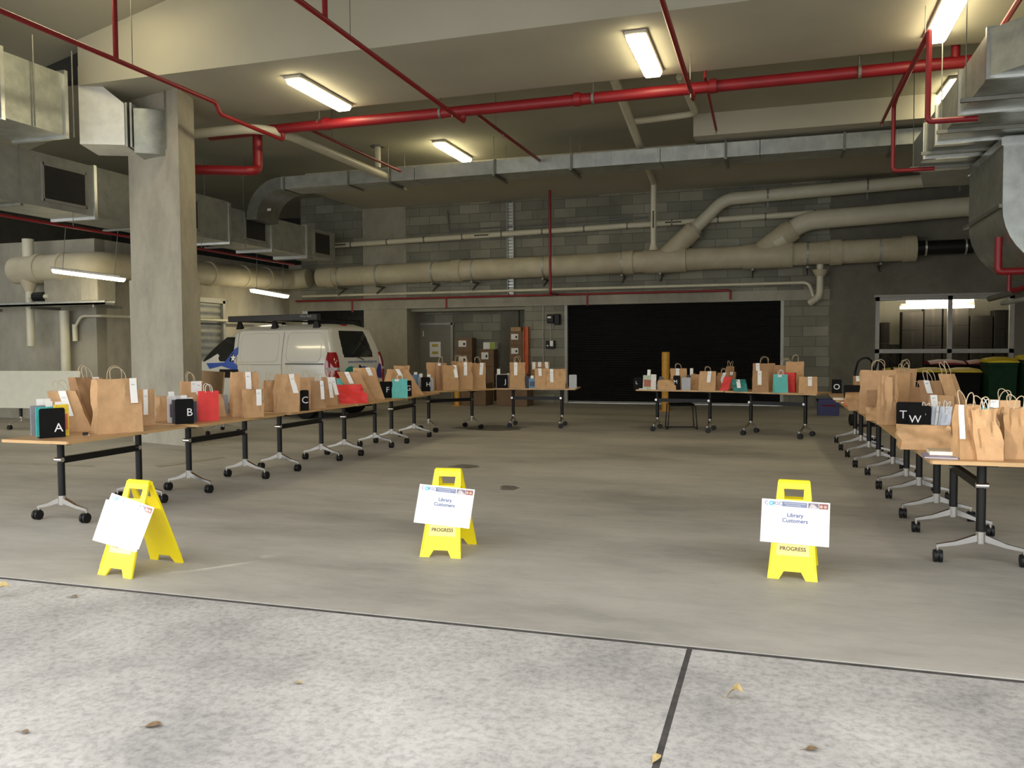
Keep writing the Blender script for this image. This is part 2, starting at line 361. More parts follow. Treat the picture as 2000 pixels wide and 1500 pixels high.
# glazed partition of the store room, and the room behind it
def store():
    w = tag(empty('window_1', (0,0,0)), 'wide steel framed window of the store room at the right of the back wall', None, None, 'structure')
    f = MB(); Y = YB+.06
    for x in (2.36,3.98,5.30): f.box((x,Y,1.38),(.1,.1,2.76))
    for z in (2.70,1.40,.05): f.box((3.83,Y,z),(3.04,.1,.12 if z != 1.40 else .10))
    f.box((3.83,Y-.03,2.76),(3.1,.16,.05)); f.build('window_frame', m_frame, w)
    g = bpy.data.materials.new('clear_pane'); g.use_nodes = True; nt = g.node_tree
    tr = nt.nodes.new('ShaderNodeBsdfTransparent')
    tr.inputs[0].default_value = (.88,.88,.84,1)
    nt.links.new(tr.outputs[0], nt.nodes['Material Output'].inputs[0])
    for a, b in ((2.41,3.93),(4.03,5.25)):
        for z0, z1 in ((.11,1.35),(1.45,2.64)): MB().b2((a,Y-.004,z0),(b,Y+.004,z1)).build('pane', g, w)
    s = MB(); s.b2((1.9,25.2,0),(6.3,25.35,3.4)); struct('wall_store', s, m_corr)
    s = MB(); s.b2((1.9,YB+.3,2.9),(6.3,25.3,3.0)); struct('ceiling_store', s, m_ceil)
    s = MB(); s.b2((1.75,YB+.3,0),(1.9,25.3,3)); struct('wall_store', s, m_corr)
    # fluorescent tube just inside, plus a second lamp standing in for its reflection
    for k, (a, b, z, lb) in enumerate(((3.05,4.55,2.62,'long lit fluorescent batten inside the store room, upper one'),(2.95,4.62,2.49,'lit batten added as the reflection of the store room tube, lower one'))):
        t = thing('fluorescent_batten', lb, 'light', (0,0,0), 0, 'store room battens')
        yy = YB+.35+.3*k
        MB().box(((a+b)/2,yy,z+.07),(b-a,.1,.06)).build('housing', m_body, t)
        MB().tube([(a,yy,z),(b,yy,z)],.032,10).build('tube', m_lampc, t, 60)
    # cardboard boxes in the store
    bx = [(2.635,23.5,.22,.4,2.13,'narrow box stack by the left window frame',4),(2.88,23.6,.25,.4,1.57,'low box pile',3),(3.27,23.5,.5,.45,2.4,'wide box stack left of the mullion',5),
          (3.74,23.5,.41,.45,2.53,'tall box stack touching the mullion',5),(4.26,23.5,.58,.45,2.53,'box stack right of the mullion',5),(4.83,23.5,.5,.45,2.27,'box stack near the right frame',4),(5.31,23.5,.42,.45,2.4,'box stack at the right frame',5)]
    for x, y, w_, d_, h_, lb, n in bx:
        for k in range(n):
            hh = h_/n; b = thing('storage_box', f'dim carton in the store, {["bottom","second","third","fourth","topmost"][k]} of the {lb}', 'box', (x,y,k*hh), 0, 'cartons in the store room')
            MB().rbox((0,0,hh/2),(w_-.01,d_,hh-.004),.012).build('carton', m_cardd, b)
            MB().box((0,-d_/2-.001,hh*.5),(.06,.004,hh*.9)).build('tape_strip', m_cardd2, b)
store()

# ================================================================== LIGHTS
def lamp(name, p0, p1, label, w=.2, hang=None, m_=None, group='linear ceiling lights'):
    p0, p1 = Vector(p0), Vector(p1); c = (p0+p1)/2; L_ = (p1-p0).length; a = math.atan2((p1-p0).y, (p1-p0).x)
    pt = math.asin(max(-1,min(1,(p1-p0).z/L_)))
    t = thing(name, label, 'light', c, a, group); t.rotation_euler.y = -pt
    MB().rbox((0,0,.0),(L_+.06,w+.04,.05),.02).build('housing', m_body, t)
    # prismatic diffuser: bevelled trough under the housing
    rings = []
    for x, k in ((-L_/2,.75),(-L_/2+.03,1),(L_/2-.03,1),(L_/2,.75)):
        rings.append([(x,-w/2*k,-.026),(x,-w/2*k,-.06),(x,-w/2*k+.03,-.06-.035*k),(x,w/2*k-.03,-.06-.035*k),(x,w/2*k,-.06),(x,w/2*k,-.026)])
    MB().loft(rings).build('diffuser', m_ or m_lamp, t)
    if hang:
        for x in (-L_*.38, L_*.38): MB().tube([(x,0,.02),(x,0,hang)],.006,6).build('suspension_cable', m_bracket, t)
    return t
CZ = 5.672
lamp('ceiling_light', (-7.03,11.25,CZ), (-7.03,12.85,CZ), 'lit linear ceiling light above the left row of tables', .26)
lamp('ceiling_light', (-1.80,11.10,CZ), (-1.80,12.75,CZ), 'lit linear ceiling light in the middle of the ceiling beam', .26)
lamp('ceiling_light', (1.98,10.75,CZ), (1.98,12.55,CZ), 'brightest linear ceiling light above the right-hand duct', .26)
lamp('ceiling_light', (-7.1,17.15,6.07), (-7.1,18.9,6.07), 'lit linear ceiling light in the far bay above the long back duct', .26)
lamp('ceiling_light', (2.9,15.95,6.07), (2.85,17.5,6.07), 'lit linear ceiling light half hidden behind the right-hand duct', .26)
lamp('suspended_light', at_y(107,524,13.3), at_y(240,541,13.2), 'lit suspended tube light left of the concrete column', .17, .86, group='suspended lights on the left')
lamp('suspended_light', (-13.0,18.7,3.12), (-13.0,20.3,3.05), 'lit suspended tube light above the van', .17, .96, group='suspended lights on the left')
p = at_z(250,-14,6.62)
lamp('ceiling_light', (p.x-.2,p.y-1.3,6.40+.23*(p.x-.2+10.46)-.04), (p.x,p.y,6.40+.23*(p.x+10.46)-.04), 'ceiling light cut off by the top edge of the picture', .26)

# ================================================================== DUCTS
def long_back_duct():
    t = thing('air_duct', 'long flat galvanised duct running across the room below the far ceiling', 'duct')
    y0, y1 = 17.3, 18.0
    xs = [-10.05,-8.9,-7.9,-5.0,-4.6,-1.9,.3,2.3]
    zs = lambda x: 5.31+.0*(x)
    for a, b in ((-11.2,-9.4),(-9.4,-7.75),(-7.75,-5.85),(-5.85,-4.15),(-4.15,-2.3),(-2.3,-.35),(-.35,1.2),(1.2,2.6)):
        MB().b2((a+.006,y0,5.31),(b-.006,y1,5.60)).build('duct_section', m_galv if a > -7 else m_galvd, t)
    for x in (-11.1,-9.4,-8.35,-5.85,-4.15,-1.0,1.2,2.05): MB().b2((x-.025,y0-.02,5.28),(x+.025,y1+.02,5.62)).build('joint_flange', m_bracket, t)
    for k in range(22):
        x = -4.6+k*.32; MB().b2((x-.008,y0-.006,5.33),(x+.008,y0,5.585)).build('seam_rib', m_flange, t)
    for x in (-8.35,-5.85,-4.15,-1.0,2.05):
        s = MB(); s.box((x,(y0+y1)/2,5.265),(.06,.95,.04))
        for yy in (y0-.08,y1+.08):
            s.tube([(x,yy,5.25),(x,yy,6.1 if (x < -1.6) else 5.67)],.007,6)
        s.build('hanger', m_bracket, t)
    # swan-neck elbow dropping to the left
    rings = []
    for k in range(9):
        a = R(90*k/8); cx, cz = -11.2, 5.60-.95
        rings.append([(cx-.66*math.sin(a),y0,cz+.66*math.cos(a)),(cx-.95*math.sin(a),y0,cz+.95*math.cos(a)),(cx-.95*math.sin(a),y1+.2,cz+.95*math.cos(a)),(cx-.66*math.sin(a),y1+.2,cz+.66*math.cos(a))])
    MB().loft(rings).build('elbow', m_bracket, t, 40)
    MB().box((-11.75,y0+.35,4.92),(.10,.01,.06)).build('tag_label', m_white, t)
long_back_duct()

def side_duct():
    t = thing('air_duct', 'lower left galvanised duct with square return grilles running to the back wall', 'duct')
    X = -12.2; W = 1.0
    secs = [(8.0,10.55,4.03,4.98),(10.55,12.67,4.05,4.98),(12.67,14.4,4.05,4.98),(14.4,16.7,4.05,4.98),(16.7,18.4,4.07,4.86),(18.4,20.05,4.08,4.86),(20.05,21.6,4.09,4.86)]
    for a, b, z0, z1 in secs: MB().b2((X-W,a+.01,z0),(X,b-.01,z1)).build('duct_section', m_galvd, t)
    for y, z0, z1 in ((10.55,4.0,5.0),(12.67,4.0,5.0),(16.7,4.0,4.95),(18.4,4.0,4.9),(20.05,4.0,4.9)):
        MB().b2((X-W-.03,y-.035,z0),(X+.03,y+.035,z1)).build('joint_flange', m_flange, t)
    for a, b, z0, z1 in ((11.5,12.46,4.18,4.80),(14.7,15.6,4.18,4.82),(17.3,18.15,4.2,4.78),(20.45,21.3,4.18,4.78)):
        g = MB(); e = .05
        for c, s_ in (((X+.012,(a+b)/2,z1),(.03,b-a,e)),((X+.012,(a+b)/2,z0),(.03,b-a,e)),((X+.012,a,(z0+z1)/2),(.03,e,z1-z0+e)),((X+.012,b,(z0+z1)/2),(.03,e,z1-z0+e))): g.box(c, s_)
        fr = g.build('return_grille', m_frame, t)
        h = MB(); h.b2((X+.002,a,z0),(X+.008,b,z1))
        for k in range(14): h.box((X+.014,(a+b)/2,z0+(z1-z0)*(k+.5)/14),(.012,b-a-.05,.008))
        h.build('louvre', m_grille, fr)
    for y in (11.0,14.0,17.2,20.2):
        s = MB(); s.box((X-W/2,y,4.01),(W+.16,.05,.04))
        for xx in (X-W-.05,X+.05): s.tube([(xx,y,4.01),(xx,y,6.1 if y > 13.1 else 5.98)],.006,6)
        s.build('hanger', m_bracket, t)
side_duct()

def upper_left_duct():
    t = thing('air_duct', 'upper left galvanised duct with a brightly lit angled panel and rounded elbow', 'duct')
    zb = 4.8
    P = lambda x, y: at_z(x, y, zb)
    a0, a1 = P(50,243), P(130,265); d = (a1-a0).normalized(); d = Vector((0,1,0))
    X = (a0.x+a1.x)/2; ya, yb_ = a0.y, a1.y
    zt = 5.72
    MB().b2((X-1.0,ya-2.6,zb-.02),(X+.02,ya-.42,zt+.03)).build('duct_section', m_galv, t)
    MB().b2((X-1.0,ya-.40,zb),(X,yb_-.02,zt)).build('duct_section', m_galv, t)
    for y in (ya-.41, yb_): MB().b2((X-1.03,y-.03,zb-.04),(X+.04,y+.03,zt+.05)).build('joint_flange', m_flange, t)
    # angled transition panel turning across
    p0, p1 = P(156,281), P(244,283)
    n = Vector((-(p1-p0).y,(p1-p0).x,0)).normalized()*.8
    z0t, z1t = 6.0, 5.45
    m_glare = mat('glare_galvanised_sheet', (.86,.86,.80), .4, .25, var=.06)  # glare on this panel put into a paler, less metallic colour
    MB().loft([[p0,p1,p1+n,p0+n],[Vector((p0.x,p0.y,z0t)),Vector((p1.x,p1.y,z1t)),Vector((p1.x+n.x,p1.y+n.y,z1t)),Vector((p0.x+n.x,p0.y+n.y,z0t))]]).build('transition_panel', m_glare, t)
    dv = (p1-p0).normalized()
    for k in (.02,.09):
        q = p1+dv*k; MB().loft([[q-n*.03+Vector((0,0,-.03)),q+dv*.03-n*.03+Vector((0,0,-.03)),q+dv*.03+n+Vector((0,0,-.03)),q+n+Vector((0,0,-.03))],
              [q-n*.03+Vector((0,0,.66)),q+dv*.03-n*.03+Vector((0,0,.66)),q+dv*.03+n+Vector((0,0,.66)),q+n+Vector((0,0,.66))]]).build('joint_flange', m_flange, t)
    # rounded elbow wrapping back in front of the column
    q0 = p1+dv*.14; ex = dv; ey = Vector((-dv.y,dv.x,0))
    ring0 = []; Rr = .74
    pts = [q0]
    for k in range(13):
        a = R(-90+150*k/12); pts.append(q0+ex*(.10+Rr*.62*math.cos(a))+ey*(Rr*.62+Rr*.62*math.sin(a)))
    pts.append(q0+ey*.72)
    lo = [Vector((q.x,q.y,zb-.12)) for q in pts]; hi = [Vector((q.x,q.y,zb+.58)) for q in pts]
    MB().loft([lo,hi]).build('elbow', m_galv, t, 35)
    for x, y, zz in ((35,250,6.1),(132,270,6.1)):
        q = P(x, y); MB().tube([(X+.03,q.y,zb),(X+.03,q.y,zz)],.012,6).build('hanger_rod', m_bracket, t)
    e = q0+ex*.45+ey*.1; MB().tube([(e.x,e.y,zb-.03),(e.x,e.y,5.70)],.008,6).build('hanger_rod', m_bracket, t)
upper_left_duct()

def right_duct():
    t = thing('air_duct', 'large galvanised duct running along the right under the ceiling', 'duct')
    X = 2.12; z0, z1 = 4.4, 4.89; W = 1.25
    ys = [10.12,11.57,13.13,14.13,15.3]
    for a, b in zip(ys, ys[1:]): MB().b2((X,a+.03,z0),(X+W,b-.03,z1)).build('duct_section', m_galv, t)
    for y in ys[:4]: MB().b2((X-.03,y-.03,z0-.03),(X+W+.03,y+.03,z1+.03)).build('joint_flange', m_flange, t)
    # angled front section
    q0 = Vector((X,10.09,z0)); q1 = Vector((X+.62,9.35,z0)); o_ = Vector((W,.0,0))
    MB().loft([[q0,q1,q1+o_,q0+o_],[v+Vector((0,0,z1-z0)) for v in (q0,q1,q1+o_,q0+o_)]]).build('angled_section', m_galv, t)
    mid = q0+(q1-q0)*.45; MB().box((mid.x,mid.y,z0+.245),(.02,.02,.50),rz=R(-50)).build('seam_rib', m_flange, t)
    for y in (10.9,12.4,13.7,14.8):
        s = MB(); s.box((X+W/2,y,z0-.025),(W+.24,.05,.045))
        for xx in (X-.07,X+W+.07): s.tube([(xx,y,z0-.04),(xx,y,5.7 if y < 13 else 6.1)],.007,6)
        s.build('hanger', m_bracket, t)
    # tapered end and drop box
    MB().loft([[(X+.1,15.3,z0),(X+W,15.3,z0),(X+W,15.3,z1-.05),(X+.1,15.3,z1-.05)],[(X+.3,16.2,z0-.1),(X+W,16.2,z0-.1),(X+W,16.2,z1-.3),(X+.3,16.2,z1-.3)]]).build('end_taper', m_galvd, t)
    # vertical dropper with a swept elbow turning to the right
    X2, Y2, Y3, zc, Rr = 2.9, 12.9, 15.0, 3.43, .9
    b = MB(); b.b2((X2,Y2,zc),(X2+1.25,Y3,z0-.03)); b.build('dropper', m_galv, t)
    rings = []
    for k in range(11):
        a = R(90*k/10); c = Vector((X2+Rr,0,zc)); ox, oz = -Rr*math.cos(a), -Rr*math.sin(a); ri = .12
        p_o = (X2+Rr+ox, zc+oz); p_i = (X2+1.25+.0*ri, zc-.02*k) if k < 10 else (X2+1.25, zc-.2)
        rings.append([(p_o[0],Y2,p_o[1]),(p_i[0],Y2,p_i[1]),(p_i[0],Y3,p_i[1]),(p_o[0],Y3,p_o[1])])
    MB().loft(rings).build('elbow', m_galv, t, 30)
    f = MB(); f.b2((X2-.03,Y2-.03,z0-.16),(X2+1.28,Y3+.03,z0-.05)); f.build('joint_flange', m_flange, t)
    f = MB(); f.b2((X2-.05,Y2-.03,zc-.02),(X2-.0,Y3+.2,zc+.03)); f.build('corner_angle', m_bracket, t)
right_duct()

# ================================================================== PIPES
def red_main():
    t = thing('sprinkler_main', 'thick red sprinkler main crossing the room below the ceiling', 'pipe')
    MB().tube([(-9.95,13.12,5.47),(2.62,13.2,5.5)],.088,16).build('pipe', m_red, t, 50)
    for x in (-7.55,-3.05,-.95): MB().tube([(x-.05,13.14,5.487),(x+.05,13.14,5.487)],.108,16).build('coupling', m_red, t, 50)
    for x in (-7.9,-3.0,.9,-5.6): 
        s = MB(); s.tube([(x+.2,13.15,5.57),(x+.2,13.15,6.1)],.01,6); s.tube([(x+.18,13.15,5.487),(x+.22,13.15,5.487)],.1,14); s.build('hanger', m_bracket, t)
    MB().tube([(2.35,13.2,5.5),(2.35,13.2,6.1)],.06,12).build('riser', m_red, t, 50)
    s = pipe([(-8.95,13.12,5.42),(-8.95,13.12,4.78),(-8.95,12.9,4.72),(-9.9,12.45,4.72)],.085,.1,14); s.build('drop_leg', m_red, t, 50)
red_main()
def sprinkler(label, path, r=.032, drops=(), hang=(), heads=()):
    t = thing('sprinkler_pipe', label, 'pipe')
    pipe(path, r, .06, 10).build('pipe', m_red, t, 50)
    for a, b in drops: MB().tube([a,b],r,10).build('drop_pipe', m_red, t, 50)
    for x, y, z, zt in hang: MB().tube([(x,y,z),(x,y,zt)],.006,6).build('hanger_rod', m_bracket, t)
    for x, y, z in heads:
        s = MB(); s.tube([(x,y,z),(x,y,z-.06)],[.012,.008],8); s.tube([(x,y,z-.06),(x,y,z-.065)],.02,8); s.build('sprinkler_head', m_bracket, t)
    return t
sprinkler('thin red sprinkler pipe above the upper left duct', [(-8.47,4.2,5.42),(-8.42,11.25,5.42),(-8.42,11.35,5.27),(-8.42,13.12,5.27),(-8.42,13.12,5.40)], .034,
          [((-8.44,9.2,5.42),(-8.44,9.2,6.8))], [(-8.44,9.5,5.42,6.85)])
sprinkler('thin red sprinkler pipe crossing the ceiling left of centre', [(-5.02,4.2,5.40),(-4.98,13.14,5.30),(-4.98,13.14,5.42)], .034,
          [((-5.0,8.7,5.36),(-5.0,8.7,7.4))], [(-5.0,9.3,5.36,7.4)], [(-4.98,12.6,5.29)])
sprinkler('thin red sprinkler pipe crossing the ceiling right of centre', [(-1.22,4.2,5.42),(-1.24,13.1,5.30),(-1.24,13.14,5.42)], .034, (), [(-1.2,12.2,5.33,5.7)], [(-1.24,12.7,5.28)])
sprinkler('thin red pipe beyond the main, left of the far ceiling light', [(-8.06,13.2,5.5),(-8.05,17.2,5.5)], .026, (), [(-8.05,14.2,5.5,6.1)])
sprinkler('thin red pipe beyond the main, right of the far ceiling light', [(-4.87,13.2,5.5),(-4.82,17.2,5.5)], .03, (), [(-4.85,14.4,5.5,6.1)], [(-4.84,14.8,5.48)])
sprinkler('short thin red pipe behind the main with a sprinkler head', [(-1.07,13.05,5.62),(-1.09,15.9,5.5)], .024, [((-1.07,13.1,5.62),(-1.07,13.1,6.1))], (), [(-1.09,15.8,5.49)])
q = at_z(1990,0,5.35); r_ = at_z(1941,55,5.3)
sprinkler('bright red sprinkler pipe running over the right-hand duct', [(q.x+.02,q.y-1.5,5.35),(q.x,q.y,5.35),(r_.x+.1,r_.y+.6,5.3)], .034)
q = at_z(1815,62,5.35); r_ = at_z(1750,188,5.35); X_ = (q.x+r_.x)/2
sprinkler('red dropper pipe in front of the right-hand duct', [(q.x,q.y,5.35),(q.x,q.y+.02,4.28),(q.x+.55,q.y+.05,4.28)], .034, [((q.x,q.y,5.35),(X_,r_.y,5.35))], [(q.x-.03,q.y+.1,5.35,5.7)])
sprinkler('red dropper pipe hanging left of the right-hand duct', [(X_,r_.y,5.35),(X_-.0,r_.y+.35,5.30),(X_,r_.y+.4,4.30),(X_+.6,r_.y+.42,4.30)], .032, (), [(X_-.06,r_.y,5.35,6.1)])
q = at_z(1880,50,5.45); 
sprinkler('far thin red pipe seen behind the right dropper', [(1.75,13.3,5.5),(1.72,16.2,5.45)], .026, (), (), [(1.72,16.1,5.44)])

sprinkler('thin red pipe running below the lower left duct', [(-12.05,8.5,3.76),(-12.05,19.2,3.74)], .026, (), [(-12.05,12.0,3.76,4.05),(-12.05,15.5,3.75,4.05)])
def drains():
    Y = 22.05
    t = thing('storm_drain', 'large beige drain pipe running along the back wall', 'pipe')
    r0 = .285
    pts = lambda x: (x, Y, 3.66+.012*(x+13))
    MB().tube([pts(-13.0),pts(3.15)],r0,24).build('pipe', m_drain, t, 50)
    for x in (-12.6,-8.6,-3.75,-3.2,1.35,3.0): MB().tube([pts(x-.14),pts(x+.14)],r0+.03,24).build('coupling', m_drain, t, 50)
    for x in (-12.3,-11.05,-9.3,-8.1,-6.05,-3.9,-2.9,-.6,.7,2.35):
        p_ = pts(x); s = MB(); s.tube([(x-.025,Y,p_[2]),(x+.025,Y,p_[2])],r0+.012,22); s.build('strap', m_galvd, t)
        s = MB(); s.box((x,Y+.08,p_[2]-r0-.06),(.05,.6,.05)); s.box((x,Y+.1,p_[2]-r0-.17),(.04,.5,.04),rx=R(24)); s.build('bracket', m_bracket, t)
    MB().tube([(3.0,Y,3.86),(4.35,Y,3.86)],.17,18).build('black_sleeve', m_rub, t, 50)
    for x in (3.35,4.2): MB().tube([(x-.02,Y,3.86),(x+.02,Y,3.86)],.19,18).build('clamp', m_flange, t)
    # wye branches
    def br(path, r, k): return pipe(path, r, .25, 18).build(k, m_drain if k == 'wye_branch' else m_pvc, t, 50)
    s = pipe([(-2.9,Y,3.78),(-2.05,Y-.02,4.55)],.25,.2,20); s.build('wye_branch', m_drain, t, 50)
    s = pipe([(-.55,Y,3.8),(.25,Y-.05,4.4)],.26,.2,20); s.build('wye_branch', m_drain, t, 50)
    MB().tube([pts(-3.2),pts(-2.25)],r0+.035,24).build('wye_body', m_drain, t, 50); MB().tube([pts(-.85),pts(.35)],r0+.035,24).build('wye_body', m_drain, t, 50)
    # dropper to floor drain
    pipe([(1.0,Y,3.6),(1.0,Y,2.78),(.78,Y+.2,2.62)],.085,.12,12).build('dropper', m_pvc, t, 50)
    MB().tube([(1.0,Y,3.42),(1.0,Y,3.26)],[.2,.11],14).build('reducer', m_drain, t, 50)
    # upper white branch
    t = thing('branch_pipe', 'cream branch pipe bending up to the right above the drain', 'pipe')
    pipe([(-2.35,Y-.02,4.28),(-1.3,Y-.05,5.27),(4.35,Y-.05,5.47)],.155,.25,18).build('pipe', m_pvc, t, 50)
    MB().tube([(-2.2,Y-.02,4.42),(-2.0,Y-.02,4.61)],.195,18).build('collar', m_drain, t, 50)
    for x in (-.25,2.05,4.05):
        s = MB(); z = 5.3+.035*(x+1); s.tube([(x-.02,Y-.05,z),(x+.02,Y-.05,z)],.168,16); s.box((x,Y+.05,z-.3),(.04,.3,.04)); s.box((x,Y,z-.22),(.035,.035,.25)); s.build('hanger', m_bracket, t)
    t = thing('branch_pipe', 'thick cream branch pipe just above the drain on the right', 'pipe')
    pipe([(-.1,Y-.06,4.1),(.62,Y-.08,4.62),(4.35,Y-.1,4.78)],.23,.28,20).build('pipe', m_pvc, t, 50)
    MB().tube([(.12,Y-.07,4.26),(.36,Y-.08,4.43)],.275,20).build('collar', m_drain, t, 50)
    t = thing('waste_pipe', 'narrow white pipe sloping along the back blockwork', 'pipe')
    MB().tube([(-12.7,22.2,4.60),(4.35,22.2,4.90)],.078,14).build('pipe', m_pvc, t, 50)
    for k in range(14):
        x = -12.0+k*1.17; z = 4.60+.0176*(x+12.7); s = MB(); s.tube([(x-.02,22.2,z),(x+.02,22.2,z)],.09,14); s.box((x,22.33,z),(.03,.2,.05)); s.build('pipe_clip', m_bracket, t)
    for x in (-12.35,-7.9,-2.6,2.6): MB().box((x,22.2-.079,4.60+.0176*(x+12.7)),(.42,.006,.03)).build('printed_stripe', m_black, t)
    t = thing('down_pipe', 'vertical white pipe hanging from the long duct above the drain', 'pipe')
    MB().tube([(-2.95,21.0,5.67),(-2.95,21.0,3.98)],.072,14).build('pipe', m_pvc, t, 50)
    MB().tube([(-2.95,21.0,4.1),(-2.95,21.0,3.94)],[.075,.12],14).build('flared_end', m_pvc, t, 50)
    MB().box((-2.95,20.925,4.7),(.03,.006,.42)).build('printed_stripe', m_black, t)
    # left drain along the side wall and around its corner
    t = thing('storm_drain', 'fat beige drain pipe along the left wall behind the column', 'pipe')
    pipe([(-13.35,Y,3.655),(-13.9,22.0,3.62),(-13.95,21.3,3.58),(-13.95,15.2,3.40)],.29,.4,20).build('pipe', m_drain, t, 50)
    pipe([(-13.95,15.3,3.40),(-13.95,14.42,3.36),(-16.1,14.42,3.32)],.30,.5,20).build('elbow_run', m_drain, t, 50)
    for y in (20.7,19.6,18.2,16.6): MB().tube([(-13.95,y-.05,3.40+.03*(y-15.2)),(-13.95,y+.05,3.40+.03*(y-15.2))],.318,20).build('coupling', m_drain, t, 50)
    for x in (-14.75,-15.4): MB().tube([(x-.06,14.42,3.345),(x+.06,14.42,3.345)],.325,20).build('coupling', m_drain, t, 50)
    MB().tube([(-15.75,14.42,3.1),(-15.75,14.42,2.85)],[.2,.1],14).build('reducer', m_drain, t, 50)
    pipe([(-15.75,14.42,2.9),(-15.75,14.42,1.65)],.085,.1,12).build('dropper', m_pvc, t, 50)
    MB().tube([(-15.75,14.42,3.6),(-15.75,14.42,4.0)],.12,12).build('riser', m_pvc, t, 50)
    t = thing('down_pipe', 'cream vertical pipe on the left wall behind the cream flip table', 'pipe')
    MB().tube([(-15.0,14.62,2.42),(-15.0,14.62,0)],.10,14).build('pipe', m_pvc, t, 50)
    t = thing('conduit', 'thin grey conduit turning along the left wall behind the column', 'pipe')
    pipe([(-14.8,14.7,1.75),(-14.8,14.7,2.05),(-14.62,14.7,2.3),(-14.12,14.72,2.3),(-14.12,20.5,2.32)],.032,.1,8).build('pipe', m_pvc, t, 50)
    MB().tube([(-14.8,14.7,2.12),(-14.8,14.7,1.75)],.055,10).build('sleeve', m_pvc, t, 50)
    t = thing('cable_tray', 'long grey steel tray crossing the left wall below the suspended light', 'tray')
    s = MB(); s.b2((-18,14.0,2.50),(-13.3,14.3,2.54)); s.b2((-18,14.0,2.5),(-13.3,14.02,2.58)); s.b2((-18,14.28,2.5),(-13.3,14.3,2.58)); s.build('tray', m_galvd, t)
    for x in (-17,-15.3,-13.6): MB().b2((x-.02,14.0,2.44),(x+.02,14.8,2.5)).build('bracket', m_bracket, t)
    t = thing('valve', 'black valve on a short pipe on the left wall', 'valve')
    MB().tube([(-15.62,14.3,2.72),(-15.1,14.3,2.72)],.05,12).build('pipe', m_pvc, t, 50); MB().tube([(-15.48,14.3,2.72),(-15.2,14.3,2.72)],.10,14).build('valve_body', m_rub, t, 50)
    t = thing('duct_box', 'square concrete-coloured box below the fat drain on the left wall', 'box')
    MB().rbox((-14.55,14.55,2.85),(1.35,.5,.55),.03).build('casing', m_conc, t); MB().rbox((-13.98,14.55,2.85),(.45,.54,.5),.03).build('side_cover', m_col, t)
    # white drain crossing under ceiling behind the column
    t = thing('ceiling_drain', 'pale pipe bending under the ceiling behind the first sprinkler pipe', 'pipe')
    pipe([(-9.95,12.6,5.38),(-8.75,12.75,5.42),(-8.45,13.3,5.42),(-8.45,17.3,5.42)],.085,.35,14).build('pipe', m_pvc, t, 50)
    t = thing('vent_stub', 'short white pipe stub under the far ceiling near the long duct', 'pipe')
    MB().tube([(-8.6,17.2,6.1),(-8.6,17.2,5.62)],.065,12).build('pipe', m_pvc, t, 50); MB().tube([(-8.6,17.2,6.1),(-8.6,17.2,6.07)],.16,14).build('collar', m_bracket, t, 50)
    t = thing('ceiling_drain', 'pale pipe running back under the far ceiling in the middle', 'pipe')
    pipe([(-2.55,13.6,5.9),(-2.95,20.98,5.62)],.08,.2,12).build('pipe', m_pvc, t, 50)
    pipe([(-1.55,14.0,5.95),(-1.5,16.3,5.95),(-2.7,16.5,5.95)],.06,.2,12).build('branch', m_pvc, t, 50)
    # header pipes above the shutter
    t = thing('conduit', 'long grey conduit along the header above the roller shutter', 'pipe')
    pipe([(-13.7,22.25,3.13),(.75,22.25,3.13),(.86,22.25,2.75)],.04,.15,10).build('pipe', m_pvc, t, 50)
    t = sprinkler('thin red pipe along the header above the roller shutter', [(-13.9,22.2,2.98),(-1.15,22.2,2.98),(-1.15,22.2,2.74)], .028, [((-12.0,22.2,2.98),(-12.0,22.2,2.62)),((-9.0,22.2,2.98),(-9.0,22.2,2.66)),((-4.9,22.2,2.98),(-4.9,22.2,2.66))])
    t = sprinkler('vertical red pipe in front of the blockwork above the letter J bookend', [(-5.72,21.4,5.67),(-5.72,21.4,2.98),(-5.72,22.18,2.98)], .036)
    t = thing('cable_ladder', 'vertical perforated cable tray on the blockwork beside the vertical red pipe', 'tray')
    s = MB()
    for x in (-7.22,-7.04): s.b2((x-.012,22.36,2.96),(x+.012,22.45,5.6))
    s.b2((-7.2,22.43,2.96),(-7.06,22.45,5.6)); s.build('side_rail', m_galvd, t)
    s = MB()
    for k in range(30): s.box((-7.13,22.42,3.0+k*.088),(.16,.02,.03))
    s.build('rung', m_flange, t)
    for a, lb in (((-8.95,22.4,5.3),'thin rusty conduit forming an L on the blockwork'),):
        t = thing('conduit', lb, 'pipe'); pipe([(-9.03,22.4,5.45),(-8.98,22.4,4.90),(-3.3,22.4,4.98)],.022,.04,8).build('pipe', m_bracket, t, 50)
    # right-hand red droppers
    sprinkler('red pipe bend below the swept duct elbow on the right', [(2.93,13.2,3.05),(2.93,13.2,2.57),(3.35,13.2,2.57)], .05)
    sprinkler('thin red pipe hook in front of the store window', [(3.3,14.2,2.35),(3.3,14.2,2.62),(4.2,14.0,2.7)], .03)
    t = thing('pipe_bundle', 'cluster of dim pipes crossing the top of the store window', 'pipe')
    MB().tube([(4.2,19.6,2.5),(4.9,17.4,2.72)],.06,10).build('pipe', m_bracket, t, 50); MB().tube([(4.3,19.0,2.38),(5.0,17.2,2.5)],.05,10).build('pipe', m_galvd, t, 50)
    MB().tube([(4.4,18.6,2.6),(4.9,17.0,2.8)],.05,10).build('pipe', m_red, t, 50)
drains()

